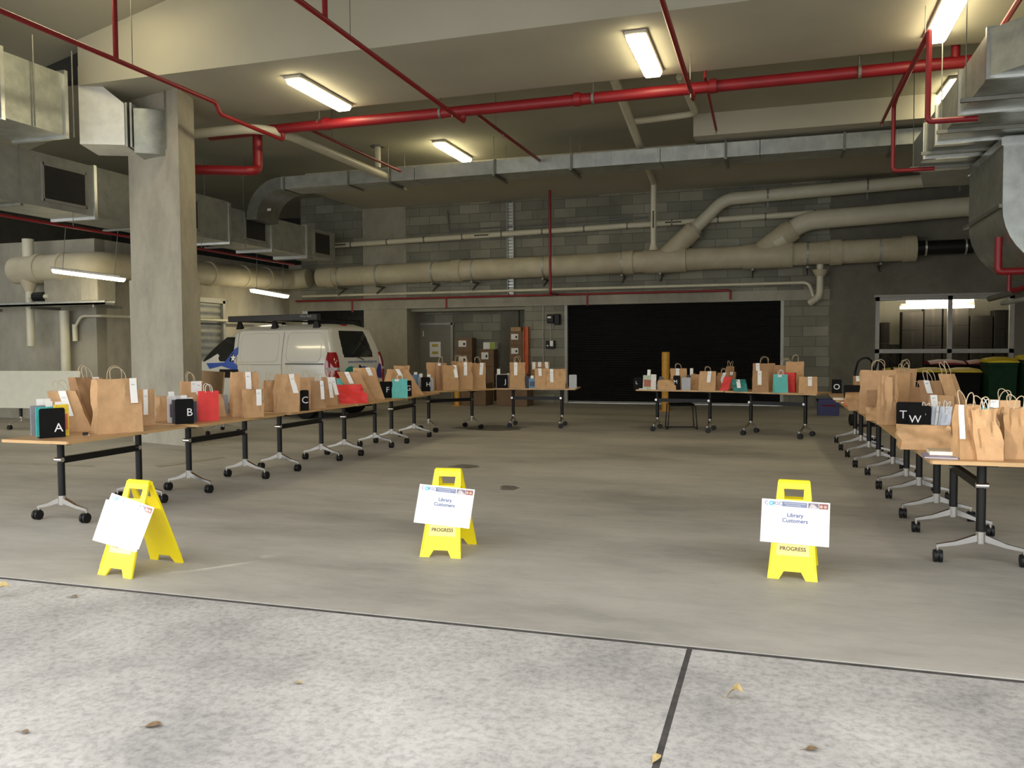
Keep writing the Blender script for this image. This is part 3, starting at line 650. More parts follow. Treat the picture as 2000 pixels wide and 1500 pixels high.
# ================================================================== FLIP TABLES
TT = .77
TABLES = []
def flip_table(label, pa, pb, L_=1.6, W=.75, group='flip-top tables'):
    pa, pb = Vector((pa[0],pa[1],0)), Vector((pb[0],pb[1],0)); c = (pa+pb)/2; d = (pb-pa).normalized()
    a = math.atan2(d.y, d.x); TABLES.append((c, d, L_, W))
    t = thing('flip_table', label, 'table', c, a, group)
    s = MB(); s.rbox((0,0,TT-.014),(L_,W,.028),.012); top = s.build('tabletop', m_wood, t)
    e = MB()
    for y in (-W/2,W/2): e.box((0,y,TT-.014),(L_-.02,.003,.026))
    for x in (-L_/2,L_/2): e.box((x,0,TT-.014),(.003,W-.02,.026))
    e.build('edge_band', m_woodedge, top)
    D = .485
    cb = MB(); cb.box((0,0,.56),(2*D,.045,.06)); cb.build('crossbar', m_black, t)
    for sx in (-1,1):
        x = sx*D
        MB().tube([(x,0,.20),(x,0,TT-.035)],.031,14).build('post', m_black, t, 50)
        b = MB(); b.box((x,0,TT-.034),(.10,.56,.012)); b.box((x,0,TT-.055),(.05,.2,.03)); b.build('tilt_bracket', m_black, t)
        MB().tube([(x-.02,-.04,.565),(x-.02,.04,.565)],.022,10).build('release_knob', m_chrome, t, 50)
        f = MB(); f.tube([(x,0,.15),(x,0,.235)],.034,14)
        for sy in (-1,1):
            f.loft([[(x-.022,sy*.02,.165),(x+.022,sy*.02,.165),(x+.022,sy*.02,.215),(x-.022,sy*.02,.215)],
                    [(x-.016,sy*.16,.125),(x+.016,sy*.16,.125),(x+.016,sy*.16,.155),(x-.016,sy*.16,.155)],
                    [(x-.013,sy*.285,.105),(x+.013,sy*.285,.105),(x+.013,sy*.285,.125),(x-.013,sy*.285,.125)]])
        f.build('foot', m_chrome, t, 40)
        for sy in (-1,1):
            y = sy*.275; k = MB(); dx = .018*sx
            for o in (-.017,.017): k.tube([(x+dx,y+o-.011,.045),(x+dx,y+o+.011,.045)],.045,16)
            k.tube([(x+dx,y-.03,.052),(x+dx,y+.03,.052)],.036,14); k.box((x+dx,y,.075),(.05,.03,.03))
            cs = k.build('caster', m_rub, t, 40); MB().tube([(x,y,.07),(x,y,.125)],.012,10).build('stem', m_chrome, cs, 50)
    return t
HUB = .225
def hub(x, y): p = at_z(x, y, HUB); return (p.x, p.y)
LTAB = [(-6.22,6.46,0,'first table of the left row, carrying the letter A bookend'),(-6.13,8.10,-2,'second table of the left row, carrying the letter B bookend'),
        (-6.06,9.75,-2,'third table of the left row, carrying the letter C bookend'),(-6.01,11.31,0,'fourth table of the left row, under the collapsed red bag'),
        (-6.03,12.88,2,'fifth table of the left row, under the letter F and G bookends'),(-5.90,14.72,-36,'angled sixth table at the far end of the left row, under the H bookend')]
def axis_table(x, y, deg, l, L_=1.54):
    d = Vector((-math.sin(R(deg)), math.cos(R(deg)), 0))*.485; flip_table(l, (x-d.x,y-d.y), (x+d.x,y+d.y), L_)
for a in LTAB: axis_table(*a)
flip_table('far table carrying the letter J bookend, left of the shutter gap', hub(1002.5,810.4), hub(1097.7,811.5))
flip_table('far table in front of the shutter carrying the L and M bookends', hub(1283.7,816), hub(1387,819), 1.6)
flip_table('far table in front of the shutter carrying the tall bags and turquoise bag', hub(1466,823), hub(1573.5,829), 1.62)
for a in ((1.39,7.10,0,'nearest table of the right row, under the large kraft bags'),(1.37,8.70,0,'second table of the right row, under the T bookend'),(1.33,10.29,1,'third table of the right row from the camera'),
          (1.23,11.96,1,'fourth table of the right row, under the slumped bag by the P bookend')): axis_table(*a, 1.58)
axis_table(1.19,13.74,0,'farthest table of the right row, under the O bookend',1.94)

def folded_table(label, p, rz, m_, L_=1.55):
    t = thing('flip_table', label, 'table', p, rz, 'flip-top tables')
    MB().rbox((0,.05,.78),(L_,.028,.74),.012,rx=R(-6)).build('tabletop', m_, t)
    MB().box((0,.12,.56),(1.0,.045,.06)).build('crossbar', m_black, t)
    for sx in (-1,1):
        x = sx*.5; MB().tube([(x,.12,.2),(x,.12,.7)],.031,12).build('post', m_black, t, 50)
        f = MB(); f.tube([(x,.12,.15),(x,.12,.235)],.034,12)
        for sy in (-1,1): f.loft([[(x-.022,.12+sy*.02,.165),(x+.022,.12+sy*.02,.165),(x+.022,.12+sy*.02,.215),(x-.022,.12+sy*.02,.215)],[(x-.013,.12+sy*.285,.105),(x+.013,.12+sy*.285,.105),(x+.013,.12+sy*.285,.125),(x-.013,.12+sy*.285,.125)]])
        f.build('foot', m_chrome, t, 40)
        for sy in (-1,1):
            y = .12+sy*.275; k = MB()
            for o in (-.017,.017): k.tube([(x,y+o-.011,.045),(x,y+o+.011,.045)],.045,14)
            k.box((x,y,.075),(.05,.03,.03)); cs = k.build('caster', m_rub, t, 40); MB().tube([(x,y,.07),(x,y,.125)],.012,8).build('stem', m_chrome, cs, 50)
folded_table('folded flip table with cream top turned upright by the left wall', (-13.85,12.75,0), R(2), m_board, 2.0)
folded_table('folded flip table with brown top turned upright beside the column', (-10.02,12.98,0), R(-37), m_cardl, 1.5)

# ================================================================== SAFETY SIGNS
def safety_sign(label, loc, rz, roll, dx, sheets=1):
    t = thing('safety_sign', label, 'sign', loc, rz, 'yellow folding floor signs')
    H, hy = .63, .235
    def panel(s, y0, y1, sgn):
        # local panel coords (u across, v up) on the slanted plane
        d = Vector((0, y1-y0, H)); Ls = d.length; d.normalize()
        n = Vector((0,-d.z,d.y))*sgn
        def P(u, v, o=0): return Vector((u,y0,0))+d*v+n*o
        w = lambda v: .16-.055*v/Ls     # half width
        def slab(pts):
            k = len(pts); vs = [P(u,v,-.011) for u, v in pts]+[P(u,v,.003) for u, v in pts]
            s.add(vs, [tuple(range(k-1,-1,-1)), tuple(range(k,2*k))]+[(i,(i+1)%k,k+(i+1)%k,k+i) for i in range(k)])
        b = .055; a0, a1 = Ls-.125, Ls-.055
        slab([(-w(0),0),(-.085,0),(-.055,b),(-w(b),b)]); slab([(.085,0),(w(0),0),(w(b),b),(.055,b)])
        slab([(-w(b),b),(w(b),b),(w(a0),a0),(-w(a0),a0)])
        slab([(-w(a0),a0),(-.062,a0),(-.066,a1),(-w(a1),a1)]); slab([(.062,a0),(w(a0),a0),(w(a1),a1),(.066,a1)])
        slab([(-w(a1),a1),(w(a1),a1),(w(Ls),Ls),(-w(Ls),Ls)])
        # raised rim
        for q0, q1 in (((-w(b)+.006,b),(-w(a0)+.006,a0)),((w(b)-.006,b),(w(a0)-.006,a0))):
            s.tube([P(q0[0],q0[1],.004),P(q1[0],q1[1],.004)],.006,6)
        return P, Ls, d, n
    s = MB(); P, Ls, d, n = panel(s, -hy, -.012, 1); front = s.build('front_panel', m_yel, t)
    s = MB(); panel(s, hy, .012, -1); s.build('rear_panel', m_yel, t)
    s = MB(); s.box((0,0,H-.012),(.21,.04,.022)); s.tube([(-.1,0,H-.002),(.1,0,H-.002)],.011,10); s.build('hinge', m_yel, t)
    def frame(u, v, o):    # matrix on the panel surface
        X = Vector((1,0,0)); Z = n.copy(); Yv = d.copy()
        M = Matrix((X,Yv,Z)).transposed().to_4x4(); M.translation = P(u,v,o); return M
    lb = MB(); q = [P(-.105,.16,.004),P(.105,.16,.004),P(.10,.3,.004),P(-.10,.3,.004)]; lb.quad(*q); wl = lb.build('warning_label', m_yeld, t)
    put_text('PROGRESS', .036, m_ink, t, frame(0,.205,.005), 'lettering', True)
    # printed sheets
    W_, H_ = .44, .295
    for k in range(sheets):
        base = frame(dx-.03*k, .385-.035*k, .012+.003*(sheets-1-k)) @ Matrix.Rotation(roll+R(4*k),4,'Z')
        pm = MB(); pm.box((0,0,0),(W_,H_,.0015)); sh = pm.build('printed_sheet', m_white, t); sh.matrix_local = base
        if k: continue
        def onp(x, y, o=.0012): return Matrix.Translation((x,y,o))
        bb = MB(); bb.box((-.03+.025,H_/2-.028,.001),(.16,.034,.001)); bb.build('header_band', m_slate, sh)
        put_text('Library & Customer Service Centre', .0095, m_letter, sh, onp(-.005,H_/2-.021,.0017), 'header_text'); put_text('The Corso, North Lakes', .0095, m_letter, sh, onp(-.012,H_/2-.035,.0017), 'header_text')
        lo = MB(); lo.tube([(-.158,H_/2-.028,.0004),(-.158,H_/2-.028,.0016)],.016,14); lo.build('logo_disc', m_cyan, sh)
        lo = MB(); lo.tube([(-.158,H_/2-.028,.0016),(-.158,H_/2-.028,.0022)],.007,6); lo.build('logo_star', m_white, sh)
        put_text('C', .036, m_navy, sh, onp(-.19,H_/2-.028), 'logo_letter'); put_text('RSO', .036, m_navy, sh, onp(-.112,H_/2-.028), 'logo_letter')
        ph = MB(); ph.box((.115,H_/2-.028,.001),(.066,.036,.001)); ph.build('photo_strip', colmat('photo_building',(.20,.16,.20)), sh)
        ph = MB(); ph.add([(.085,H_/2-.045,.0018),(.15,H_/2-.045,.0018),(.12,H_/2-.02,.0018),(.1,H_/2-.014,.0018)],[(0,1,2,3)]); ph.build('photo_roof', colmat('photo_roof',(.55,.5,.5)), sh)
        ph = MB(); ph.box((.18,H_/2-.028,.001),(.058,.036,.001)); ph.build('photo_strip', colmat('photo_people',(.30,.10,.08)), sh)
        for x in (.165,.19): ph = MB(); ph.tube([(x,H_/2-.03,.0012),(x,H_/2-.03,.0018)],.010,10); ph.build('photo_face', colmat('photo_face',(.6,.42,.33)), sh)
        put_text('Library', .037, m_navy, sh, onp(0,.045), 'heading', True); put_text('Customers', .037, m_navy, sh, onp(0,.008), 'heading', True)
    return t
safety_sign('yellow floor sign at left, its white sheets blown out in sunlight', (-4.315,4.82,0), R(-6), R(-10), -.015, 2)
safety_sign('middle yellow floor sign with a tilted Library Customers sheet', (-2.40,5.93,0), R(5), R(-4), .0)
safety_sign('yellow floor sign at right with a straight Library Customers sheet', (.12,6.04,0), R(-3), R(-1), .01)

# ================================================================== PAPER BAGS
def on_table(P, rad, x=None):
    best = None
    for i_, (c, d, L_, W) in enumerate(TABLES):
        if x is not None and ((i_ < 6) != (x < 955) or (i_ > 8) != (x > 1600)): continue
        q = Vector((P.x-c.x,P.y-c.y,0)); n = Vector((-d.y,d.x,0)); u, v = q.dot(d), q.dot(n)
        mu, mv = max(L_/2-rad*.3,.05), max(W/2-rad*.35,.0)
        uu, vv = max(-mu,min(mu,u)), max(-mv,min(mv,v)); e = math.hypot(u-uu,v-vv)
        if best is None or e < best[0]: best = (e, c+d*uu+n*vv, c, d, n, uu, vv, mu)
    q, c, d, n, uu, vv, mu = best[1:]
    if x is not None and x < 1600:
        u0 = uu
        for _ in range(5):
            f = lambda u: (lambda p: 1000+FP*(p-C0).dot(Rt)/(p-C0).dot(Fw))(Vector((c.x,c.y,TT))+d*u+n*vv)
            g_ = (f(uu+.01)-f(uu))/.01
            if abs(g_) < 8: break
            uu = max(-mu, min(mu, max(u0-.35, min(u0+.35, uu+(x-f(uu))/g_))))
        q = c+d*uu+n*vv
    return Vector((q.x,q.y,TT))
def bag_mesh(w, d, h, seed, lean, cr, closed):
    nz, nx, ny = 13, 8, 4; per = []
    for i in range(nx): per.append((-1+2*i/nx,-1))
    for i in range(ny): per.append((1,-1+2*i/ny))
    for i in range(nx): per.append((1-2*i/nx,1))
    for i in range(ny): per.append((-1,1-2*i/ny))
    rings = []
    for k in range(nz+1):
        t = k/nz; ring = []
        for u, v in per:
            x = u*w/2*(1-.05*t); y = v*d/2*(1-.3*t)
            if abs(u) == 1: x -= u*w*.14*min(1,t*1.3)*(1-abs(v))
            if closed: y *= max(.1,1-.9*t**1.5)
            nn = noise.noise(Vector((u*1.7+seed*7.3,v*1.9+seed*3.1,t*2.6+seed)))
            n2 = noise.noise(Vector((u*4+seed*2.3,v*4,t*6+seed*5)))
            rg = 1-2*abs(noise.noise(Vector((u*1.3+t*1.8+seed*4.1,v+t*1.1,seed*2.2+t*.7))))
            am = cr*(.24*nn+.08*n2+.16*(rg-.5))*min(1,.2+t*1.6)
            y += (v*am*d*.9 if abs(v) == 1 else 0); x += (u*am*w*.45 if abs(u) == 1 else .03*w*cr*n2)
            z = h*t+(cr*.035*h*n2 if k == nz else cr*.02*h*nn*t)
            if k == nz and abs(u) < .5 and not closed: z -= .01*h
            ring.append((x+lean*z, y, z))
        rings.append(ring)
    s = MB(); s.loft(rings, True, closed); return s, rings
BAGN = [0]
def bag(label, x, y, wpx, hpx, lean=0, ry=0, m_=None, slips=(), handles=True, cr=.55, dep=.55, closed=False, group=None, cat='paper bag', cord=None):
    BAGN[0] += 1; seed = BAGN[0]*1.37
    P = at_z(x, y, TT); D = depth(P); w = wpx*D/FP/(math.cos(R(ry))+dep*abs(math.sin(R(ry)))); h = hpx*D/FP
    away = Vector((P.x,P.y,0)).normalized(); d = w*dep
    c = on_table(P+away*d/2, max(w,d)*.42, x)
    a = math.atan2(-away.x, away.y)+R(ry)
    t = thing('paper_bag', label, cat, c, a, group)
    mm = m_ or (m_kraft, m_kraft2, m_kraft)[BAGN[0] % 3]
    s, rings = bag_mesh(w, d, h, seed, lean, cr, closed); s.build('bag_body', mm, t, 60 if closed else 24)
    top = rings[-1]
    if handles:
        fr, bk = [p_ for p_, q_ in zip(top, range(len(top))) if 0 < q_ < 8], [p_ for p_, q_ in zip(top, range(len(top))) if 12 < q_ < 20]
        for side, pts, sg in (('f',fr,-1),('b',bk,1)):
            p0, p1 = Vector(pts[2]).lerp(Vector(pts[1]),.4), Vector(pts[-3]).lerp(Vector(pts[-2]),.4)
            if p0.x > p1.x: p0, p1 = p1, p0
            hh = min(.125, h*.27)*(1 if sg < 0 else 1.08); mid = (p0+p1)/2
            tw = math.sin(seed*9+sg)*.25
            path = []
            for k in range(11):
                f = k/10; an = math.pi*f
                q = mid+(p1-p0)*(-.5*math.cos(an))*(1+.15*math.sin(an)); q.z = mid.z-.012+hh*math.sin(an)**.7; q.x += (lean*.7+tw)*hh*math.sin(an); q.y += sg*.012*math.sin(an)
                path.append(q)
            MB().tube(path,.0036,6).build('handle', cord or m_twist, t, 60)
    for xf, ln, tl in slips:
        s = MB(); ww = min(.065, w*.26); N = 7; L_ = ln*h
        vs = []
        for k in range(N+1):
            f = k/N; z = h*.985+.02*h-L_*f; tt = min(1,max(0,z/h))
            yy = -d/2*(1-.3*tt)*(1+.0)-.010-.022*cr*(.6+.8*math.sin(f*3+seed))
            xx = xf*w/2+lean*z+tl*L_*f
            vs += [(xx-ww/2,yy,z),(xx+ww/2,yy-.002,z)]
        s.add(vs, [(2*k,2*k+1,2*k+3,2*k+2) for k in range(N)]); sl = s.build('receipt_slip', m_white, t)
        g = MB()
        for q_ in range(1):
            a_, b_ = vs[4+2*q_], vs[5+2*q_]; g.add([(a_[0]+ww*.2,a_[1]-.003,a_[2]),(b_[0]-ww*.3,b_[1]-.003,b_[2]),(b_[0]-ww*.3,b_[1]-.003,b_[2]+.012),(a_[0]+ww*.2,a_[1]-.003,a_[2]+.012)],[(0,1,2,3)])
        g.build('printed_text', m_slipink, sl)
    return t
GL, GJ, GK, GR = 'paper bags along the left row of tables', 'paper bags on the far J table', 'paper bags on the far shutter tables', 'paper bags along the right row of tables'
K = lambda *a, **k: bag(*a, group=GL, **k)
K('kraft bag leaning left behind the letter A bookend, long slip on its front', 155,843,54,80,-.36,-8,m_kraft2,[(.1,.62,-.1)])
K('dark-sided kraft bag between the leaning bag and the big bag on the first table', 188,830,58,96,-.18,28,m_kraft3,[(.45,.34,.05)],dep=.6)
K('biggest kraft bag on the first left table, wide gusset and slip at top right', 230,846,92,106,.0,16,m_kraft2,[(.62,.46,0)],cr=.6,dep=.5)
K('small kraft bag half hidden right of the biggest bag on the first table', 284,831,34,70,.05,10,m_kraft2,[(-.2,.7,.02)],handles=False)
K('crumpled kraft bag peeking out left of the letter B bookend', 322,816,32,46,.0,0,m_kraft2,(),handles=False,cr=1)
K('tan kraft bag standing behind the letter B bookend', 376,817,44,72,-.02,10,m_kraft2,[(.15,.3,0),(.6,.45,.0)])
K('bright red paper bag with white cord handles right of the B bookend', 406,822,41,58,.03,12,m_redbag,(),True,.3,.5,cord=m_white,cat='gift bag')
K('low kraft bag tucked behind the bright red bag', 427,814,30,44,-.2,0,m_kraft2,(),handles=False,cr=.8)
K('tall kraft bag left of a smaller slipped bag on the second table', 478,813,58,86,.02,14,m_kraft2,[(.1,.4,.04)],cr=.5)
K('short kraft bag with wide slip standing in front of a taller one', 494,816,43,55,.0,14,m_kraft,[(.45,.58,.03)],False,.7)
K('narrow pale kraft bag between the two slipped bags before the C bookend', 528,803,32,60,.02,12,m_kraft2,(),True,.6)
K('wide crumpled kraft bag directly left of the C bookend', 560,806,48,75,.0,14,m_kraft2,[(.35,.5,.2)],True,.8)
K('kraft bag directly behind the letter C bookend', 598,789,36,52,.0,-6,m_kraft,(),True)
K('kraft bag right of the C bookend with one long slip', 622,799,30,55,.0,14,m_kraft3,[(.35,.66,.05)],True)
K('kraft bag with two long slips beside the collapsed red bag', 643,793,32,56,.0,14,m_kraft,[(-.1,.72,.12),(.35,.62,.25)],True)
K('turquoise bag standing behind the collapsed red bag', 671,783,26,44,.0,0,m_teal,(),True,.3,cord=m_white,cat='gift bag')
K('collapsed red bag slumped on the fourth left table', 692,788,58,36,-.35,6,m_redbag,(),False,1.0,.7,True,cat='gift bag')
K('kraft bag slouching left behind the collapsed red bag', 712,784,42,58,-.55,0,m_kraft,[(-.1,.4,-.1)],False,.7)
K('large kraft bag slouching left beside the letter E bookend', 730,781,44,63,-.3,0,m_kraft2,[(.35,.25,.1)],False,.8)
K('kraft bag standing behind the letter F bookend', 760,769,32,48,.25,0,m_kraft2,(),False,.7)
K('crumpled kraft bag behind the turquoise bag by the F bookend', 789,766,32,52,-.05,0,m_kraft,(),False,.9)
K('turquoise bag with white handles between the F and G bookends', 781,779,31,38,.0,0,m_teal,[(-.35,.12,0)],True,.25,cord=m_white,cat='gift bag')
K('kraft bag leaning steeply left right of the G bookend', 812,771,32,50,-.62,4,m_kraft,[(-.3,.25,-.1)],False,.4)
K('kraft bag just right of the letter H bookend', 846,757,26,50,.0,-6,m_kraft,(),False)
K('kraft bag with folded side, second to the right of the H bookend', 861,762,24,53,.0,16,m_kraft3,[(-.4,.1,0)],True)
K('front kraft bag with crooked slip, third to the right of the H bookend', 879,764,34,50,.0,12,m_kraft,[(.5,.5,.14)],False)
K('kraft bag showing only its top behind the front bags right of the H bookend', 882,751,26,48,.0,0,m_kraft3,(),True)
K('kraft bag with straight slip, second from the end of the left row', 908,762,31,54,.0,10,m_kraft,[(.0,.48,.0)],True)
K('last kraft bag at the end of the left row', 933,760,33,51,.0,4,m_kraft,[(.5,.46,-.08)],True)
K = lambda *a, **k: bag(*a, group=GJ, **k)
K('tall crumpled kraft bag with a straight slip right of the J bookend', 1011,761,33,52,.0,-4,m_kraft,[(-.2,.5,0)],True,.8)
K('kraft bag with several slips at the back of the J table', 1056,752,36,46,.0,0,m_kraft3,[(-.7,.3,0),(-.1,.2,0),(.6,.4,.1)],False,.3,.35)
K('kraft bag behind the blue book on the J table', 1057,759,25,39,.0,0,m_kraft2,[(-.2,.38,.05)],False,.5,.4)
K('wide crumpled kraft bag at the right of the J table', 1086,761,42,39,.03,-4,m_kraft2,[(-.45,.68,.05)],False,.9)
K = lambda *a, **k: bag(*a, group=GK, **k)
K('low kraft bag slumped beside the dark leaning book', 1302,763,36,20,.05,0,m_kraft2,(),False,1.0,.6,True)
K('kraft bag with looped handle and slip behind the M bookend', 1325,757,32,38,.0,0,m_kraft2,[(-.1,.5,0)],True,.4)
K('crumpled kraft bag right of the grey divider on the L and M table', 1360,761,28,30,.1,0,m_kraft,(),False,1.0)
K('broad tan kraft bag with a tapered slip on the L and M table', 1381,764,34,38,.04,-6,m_kraft2,[(.25,.58,-.06)],True,.2,.4)
K('crumpled kraft bag leaning right before the small red bag', 1404,762,24,34,.25,0,m_kraft3,[(.2,.6,-.1)],True,1.0)
K('small red bag leaning right on the L and M table', 1417,763,16,27,.3,0,m_redbag,(),False,.6,cat='gift bag')
K('crumpled teal bag with white slip on the far tables', 1446,767,28,24,-.15,0,m_teald,[(-.1,.7,0)],False,1.0,.6,cat='gift bag')
K('small brown bag behind the crumpled teal bag', 1447,757,20,32,.05,0,m_kraft3,[(.2,.2,0)],False,.8)
K('narrow dark kraft bag with a tall handle behind the teal bag', 1462,756,16,42,.0,30,m_kraft3,(),True,.5)
K('kraft bag with a long straight slip, front of the tall bags by the shutter', 1485,769,32,43,.0,0,m_kraft3,[(-.1,.66,0)],False,.15)
K('tall kraft bag with slip rising behind the long-slipped bag', 1492,758,42,50,.0,0,m_kraft3,[(-.55,.3,.05)],True,.2)
K('tall brown kraft bag behind the turquoise and red bags', 1534,760,44,48,.0,0,m_kraft3,(),True,.2,.4)
K('tallest tan kraft bag at the right of the far tables', 1552,763,34,57,.0,0,m_kraft2,(),True,.3,.45)
K('flat turquoise bag in front of the red bag by the shutter', 1524,770,30,37,.0,14,m_teal,[(-.2,.15,0)],True,.15,.5,cord=m_white,cat='gift bag')
K('red bag standing half behind the flat turquoise bag', 1540,766,30,38,.0,-14,m_redbag,(),False,.5,cat='gift bag')
K('low tan bag with cut corners and a tall slip at the table end', 1578,769,35,33,.0,0,m_kraft2,[(.2,.55,.0)],False,.1,.3)
K = lambda *a, **k: bag(*a, group=GR, **k)
K('kraft bag with thin handles behind the O bookend', 1664,757,34,30,.0,10,m_kraft3,[(-.6,.3,0)],True,.3)
K('kraft bag slumped before the letter P bookend', 1670,801,46,34,-.3,10,m_kraft2,(),False,1.0,.6,True)
K('tallest wide kraft bag on the right row, left of the narrow upright one', 1714,809,70,86,.0,6,m_kraft2,(),True,.4,.35)
K('small dark kraft bag tucked in front of the tallest wide bag', 1706,812,26,50,.0,20,m_kraft3,(),False,.6)
K('crumpled low kraft bag between the tallest bag and the upright one', 1707,822,34,26,-.1,0,m_kraft2,(),False,1.0,.8,True)
K('upright narrow kraft bag in front of the tallest bag', 1733,830,38,96,.0,24,m_kraft2,(),False,1.1,.6)
K('kraft bag with handle behind the upright narrow one', 1763,800,34,72,.02,-22,m_kraft2,(),True,.3)
K('pale kraft bag showing its top at the far side of the right row', 1766,792,42,72,.08,0,m_kraft,(),True,.3,.4)
K('short kraft bag with two looped handles above the T bookend', 1788,806,32,50,.1,-20,m_kraft3,(),True,.4)
K('kraft bag leaning right with twin handles behind the clear bags', 1838,828,48,84,-.25,-18,m_kraft3,[(-.2,.3,.1)],True,.4)
K('tall kraft bag leaning left with one looped handle on the right row', 1882,835,34,104,-.34,-28,m_kraft,(),True,.3,.8)
K('square kraft bag behind the clear plastic bags', 1838,834,46,62,.0,0,m_kraft,[(-.6,.4,.1)],False,.3)
K('big kraft bag lying flat near the front of the right row', 1806,879,106,46,.0,8,m_kraft2,(),False,.8,.75,True)
K('large kraft bag with a white slip down its left side on the nearest right table', 1886,897,52,106,.0,30,m_kraft,[(-.9,.62,-.02)],True,.6,.8)
K('large kraft bag with sagging right side, second on the nearest right table', 1931,899,52,100,-.12,12,m_kraft2,(),True,1.2,.7)
K('large creased kraft bag cut by the right picture edge', 1982,897,58,100,.0,22,m_kraft,(),True,1.3,.6)
K('kraft bag with white paper inside behind the creased bag', 1966,868,56,86,.0,0,m_kraft2,[(-.6,.18,0)],True,.3,.5)
K('slim teal-lined bag behind the sagging kraft bag', 1932,868,24,72,-.1,0,m_teald,(),True,.4,.6,cord=m_white)

# ================================================================== BOOKENDS AND BOOKS
def place(x, y, back=0, rad=.08):
    P = at_z(x, y, TT); aw = Vector((P.x,P.y,0)).normalized(); return on_table(P+aw*back, rad, x), math.atan2(-aw.x, aw.y), depth(P)
def bookend(letter, label, x, y, wpx, hpx, ry=0, m_=None, lx=.22, lz=-.2, ls=.33):
    c, a, D = place(x, y, 0.); w, h = wpx*D/FP, hpx*D/FP
    t = thing('letter_bookend' if letter else 'bookend', label, 'bookend', c, a+R(ry), 'letter bookends' if letter else 'grey bookends')
    r = .018 if not letter else .02; pts = []
    for cx, cz, a0 in ((w/2-r,h-r,0),(-w/2+r,h-r,90)):
        for k in range(5): an = R(a0+22.5*k); pts.append((cx+r*math.cos(an),cz+r*math.sin(an)))
    pts += [(-w/2,0),(w/2,0)]
    vs = [(p_[0],-.002,p_[1]) for p_ in pts]+[(p_[0],.002,p_[1]) for p_ in pts]; n = len(pts)
    MB().add(vs, [tuple(range(n)), tuple(range(2*n-1,n-1,-1))]+[(i,n+i,n+(i+1)%n,(i+1)%n) for i in range(n)]).build('panel', m_ or m_blk, t)
    MB().box((0,.05,.002),(w*.96,.1,.004)).build('base_plate', m_ or m_blk, t)
    if letter:
        M = Matrix.Translation((lx*w,-.0035,h*(.5+lz))) @ STAND
        put_text(letter, round(h*ls*1.35,3), m_letter, t, M, 'letter')
    return t
bookend('A','black bookend with white letter A at the front of the left row',103,855,46,58,14,lx=.24,lz=-.18,ls=.31)
bookend('B','black bookend with white letter B beside the bright red bag',361,828,34,49,8,lx=.27,lz=-.05,ls=.32)
bookend('C','narrow black bookend with white letter C among the left row bags',595,804,17,41,0,lx=.06,lz=0,ls=.34)
bookend('E','black bookend with mostly hidden letter E left of the F bookend',748,775,16,30,0,lx=-.2,lz=-.02,ls=.3)
bookend('F','black bookend with white letter F left of the turquoise bag',755,777,23,32,0,lx=.1,lz=-.02,ls=.34)
bookend('G','black bookend with letter G partly hidden by the turquoise bag',796,774,16,31,0,lx=.1,lz=0,ls=.34)
bookend('H','black bookend with white letter H near the end of the left row',830,765,18,28,0,lx=.28,lz=-.02,ls=.32)
bookend('J','black bookend with white letter J on the far table left of the shutter',981,761,23,27,0,lx=.28,lz=-.02,ls=.36)
bookend('L','black bookend with small letter L at the left end of the shutter tables',1245,763,16,24,0,lx=-.1,lz=.05,ls=.28)
bookend('M','black bookend with letter M in front of the looped-handle bag',1322,764,14,29,0,lx=-.2,lz=.05,ls=.26)
bookend('O','black bookend with white letter O at the far end of the right row',1634,768,18,27,0,lx=.0,lz=-.05,ls=.42)
bookend('P','black bookend with letter P half hidden behind a slumped bag',1664,782,30,30,0,lx=-.2,lz=-.2,ls=.42)
bookend('T','black bookend with white letter T on the right row of tables',1776,834,47,49,4,lx=-.24,lz=-.02,ls=.34)
bookend('W','black bookend with white letter W behind the clear plastic bags',1796,838,40,46,0,lx=-.2,lz=-.1,ls=.34)
bookend(None,'grey rounded bookend behind the bright red bag',438,808,16,37,10,m_grey)
bookend(None,'grey bookend standing close to the H bookend',843,764,8,24,0,m_grey)
bookend(None,'grey rounded bookend alone at the right end of the J table',1119,759,15,27,0,m_grey)
bookend(None,'pale grey bookend on the shutter table right of the M bookend',1340,763,17,25,0,m_grey)
BK = {}
def bcol(c):
    if c not in BK: BK[c] = colmat('book_cover_%d' % (len(BK)+1), c)
    return BK[c]
def book(label, x, y, wpx, hpx, thick, col, ry=0, back=0, slip=None, tilt=0, group='library books on the tables', m2=None):
    c, a, D = place(x, y, back); w, h = wpx*D/FP, hpx*D/FP
    t = thing('book', label, 'book', c, a+R(ry), group)
    T = Matrix.Rotation(tilt,4,'Y')
    s = MB(); s.box((0,-thick/2,h/2),(w,.003,h),T); s.box((0,thick/2,h/2),(w,.003,h),T); s.box((-w/2,0,h/2),(.003,thick,h),T); s.build('cover', bcol(col), t)
    MB().box((.002,0,h/2),(w-.008,thick-.004,h-.008),T).build('pages', m_cream, t)
    if m2: MB().box((0,-thick/2-.0022,h*.45),(w*.8,.001,h*.5),T).build('cover_picture', m2, t)
    if slip:
        N = 5; vs = []
        for k in range(N+1):
            f = k/N; vs += [(slip[0]*w-.03,-.012*math.sin(f*2.2),h*.75+f*slip[1]),(slip[0]*w+.03,-.012*math.sin(f*2.2)+.003,h*.75+f*slip[1])]
        MB().add([T @ Vector(v) for v in vs], [(2*k,2*k+1,2*k+3,2*k+2) for k in range(N)]).build('paper_slip', m_white, t)
    return t
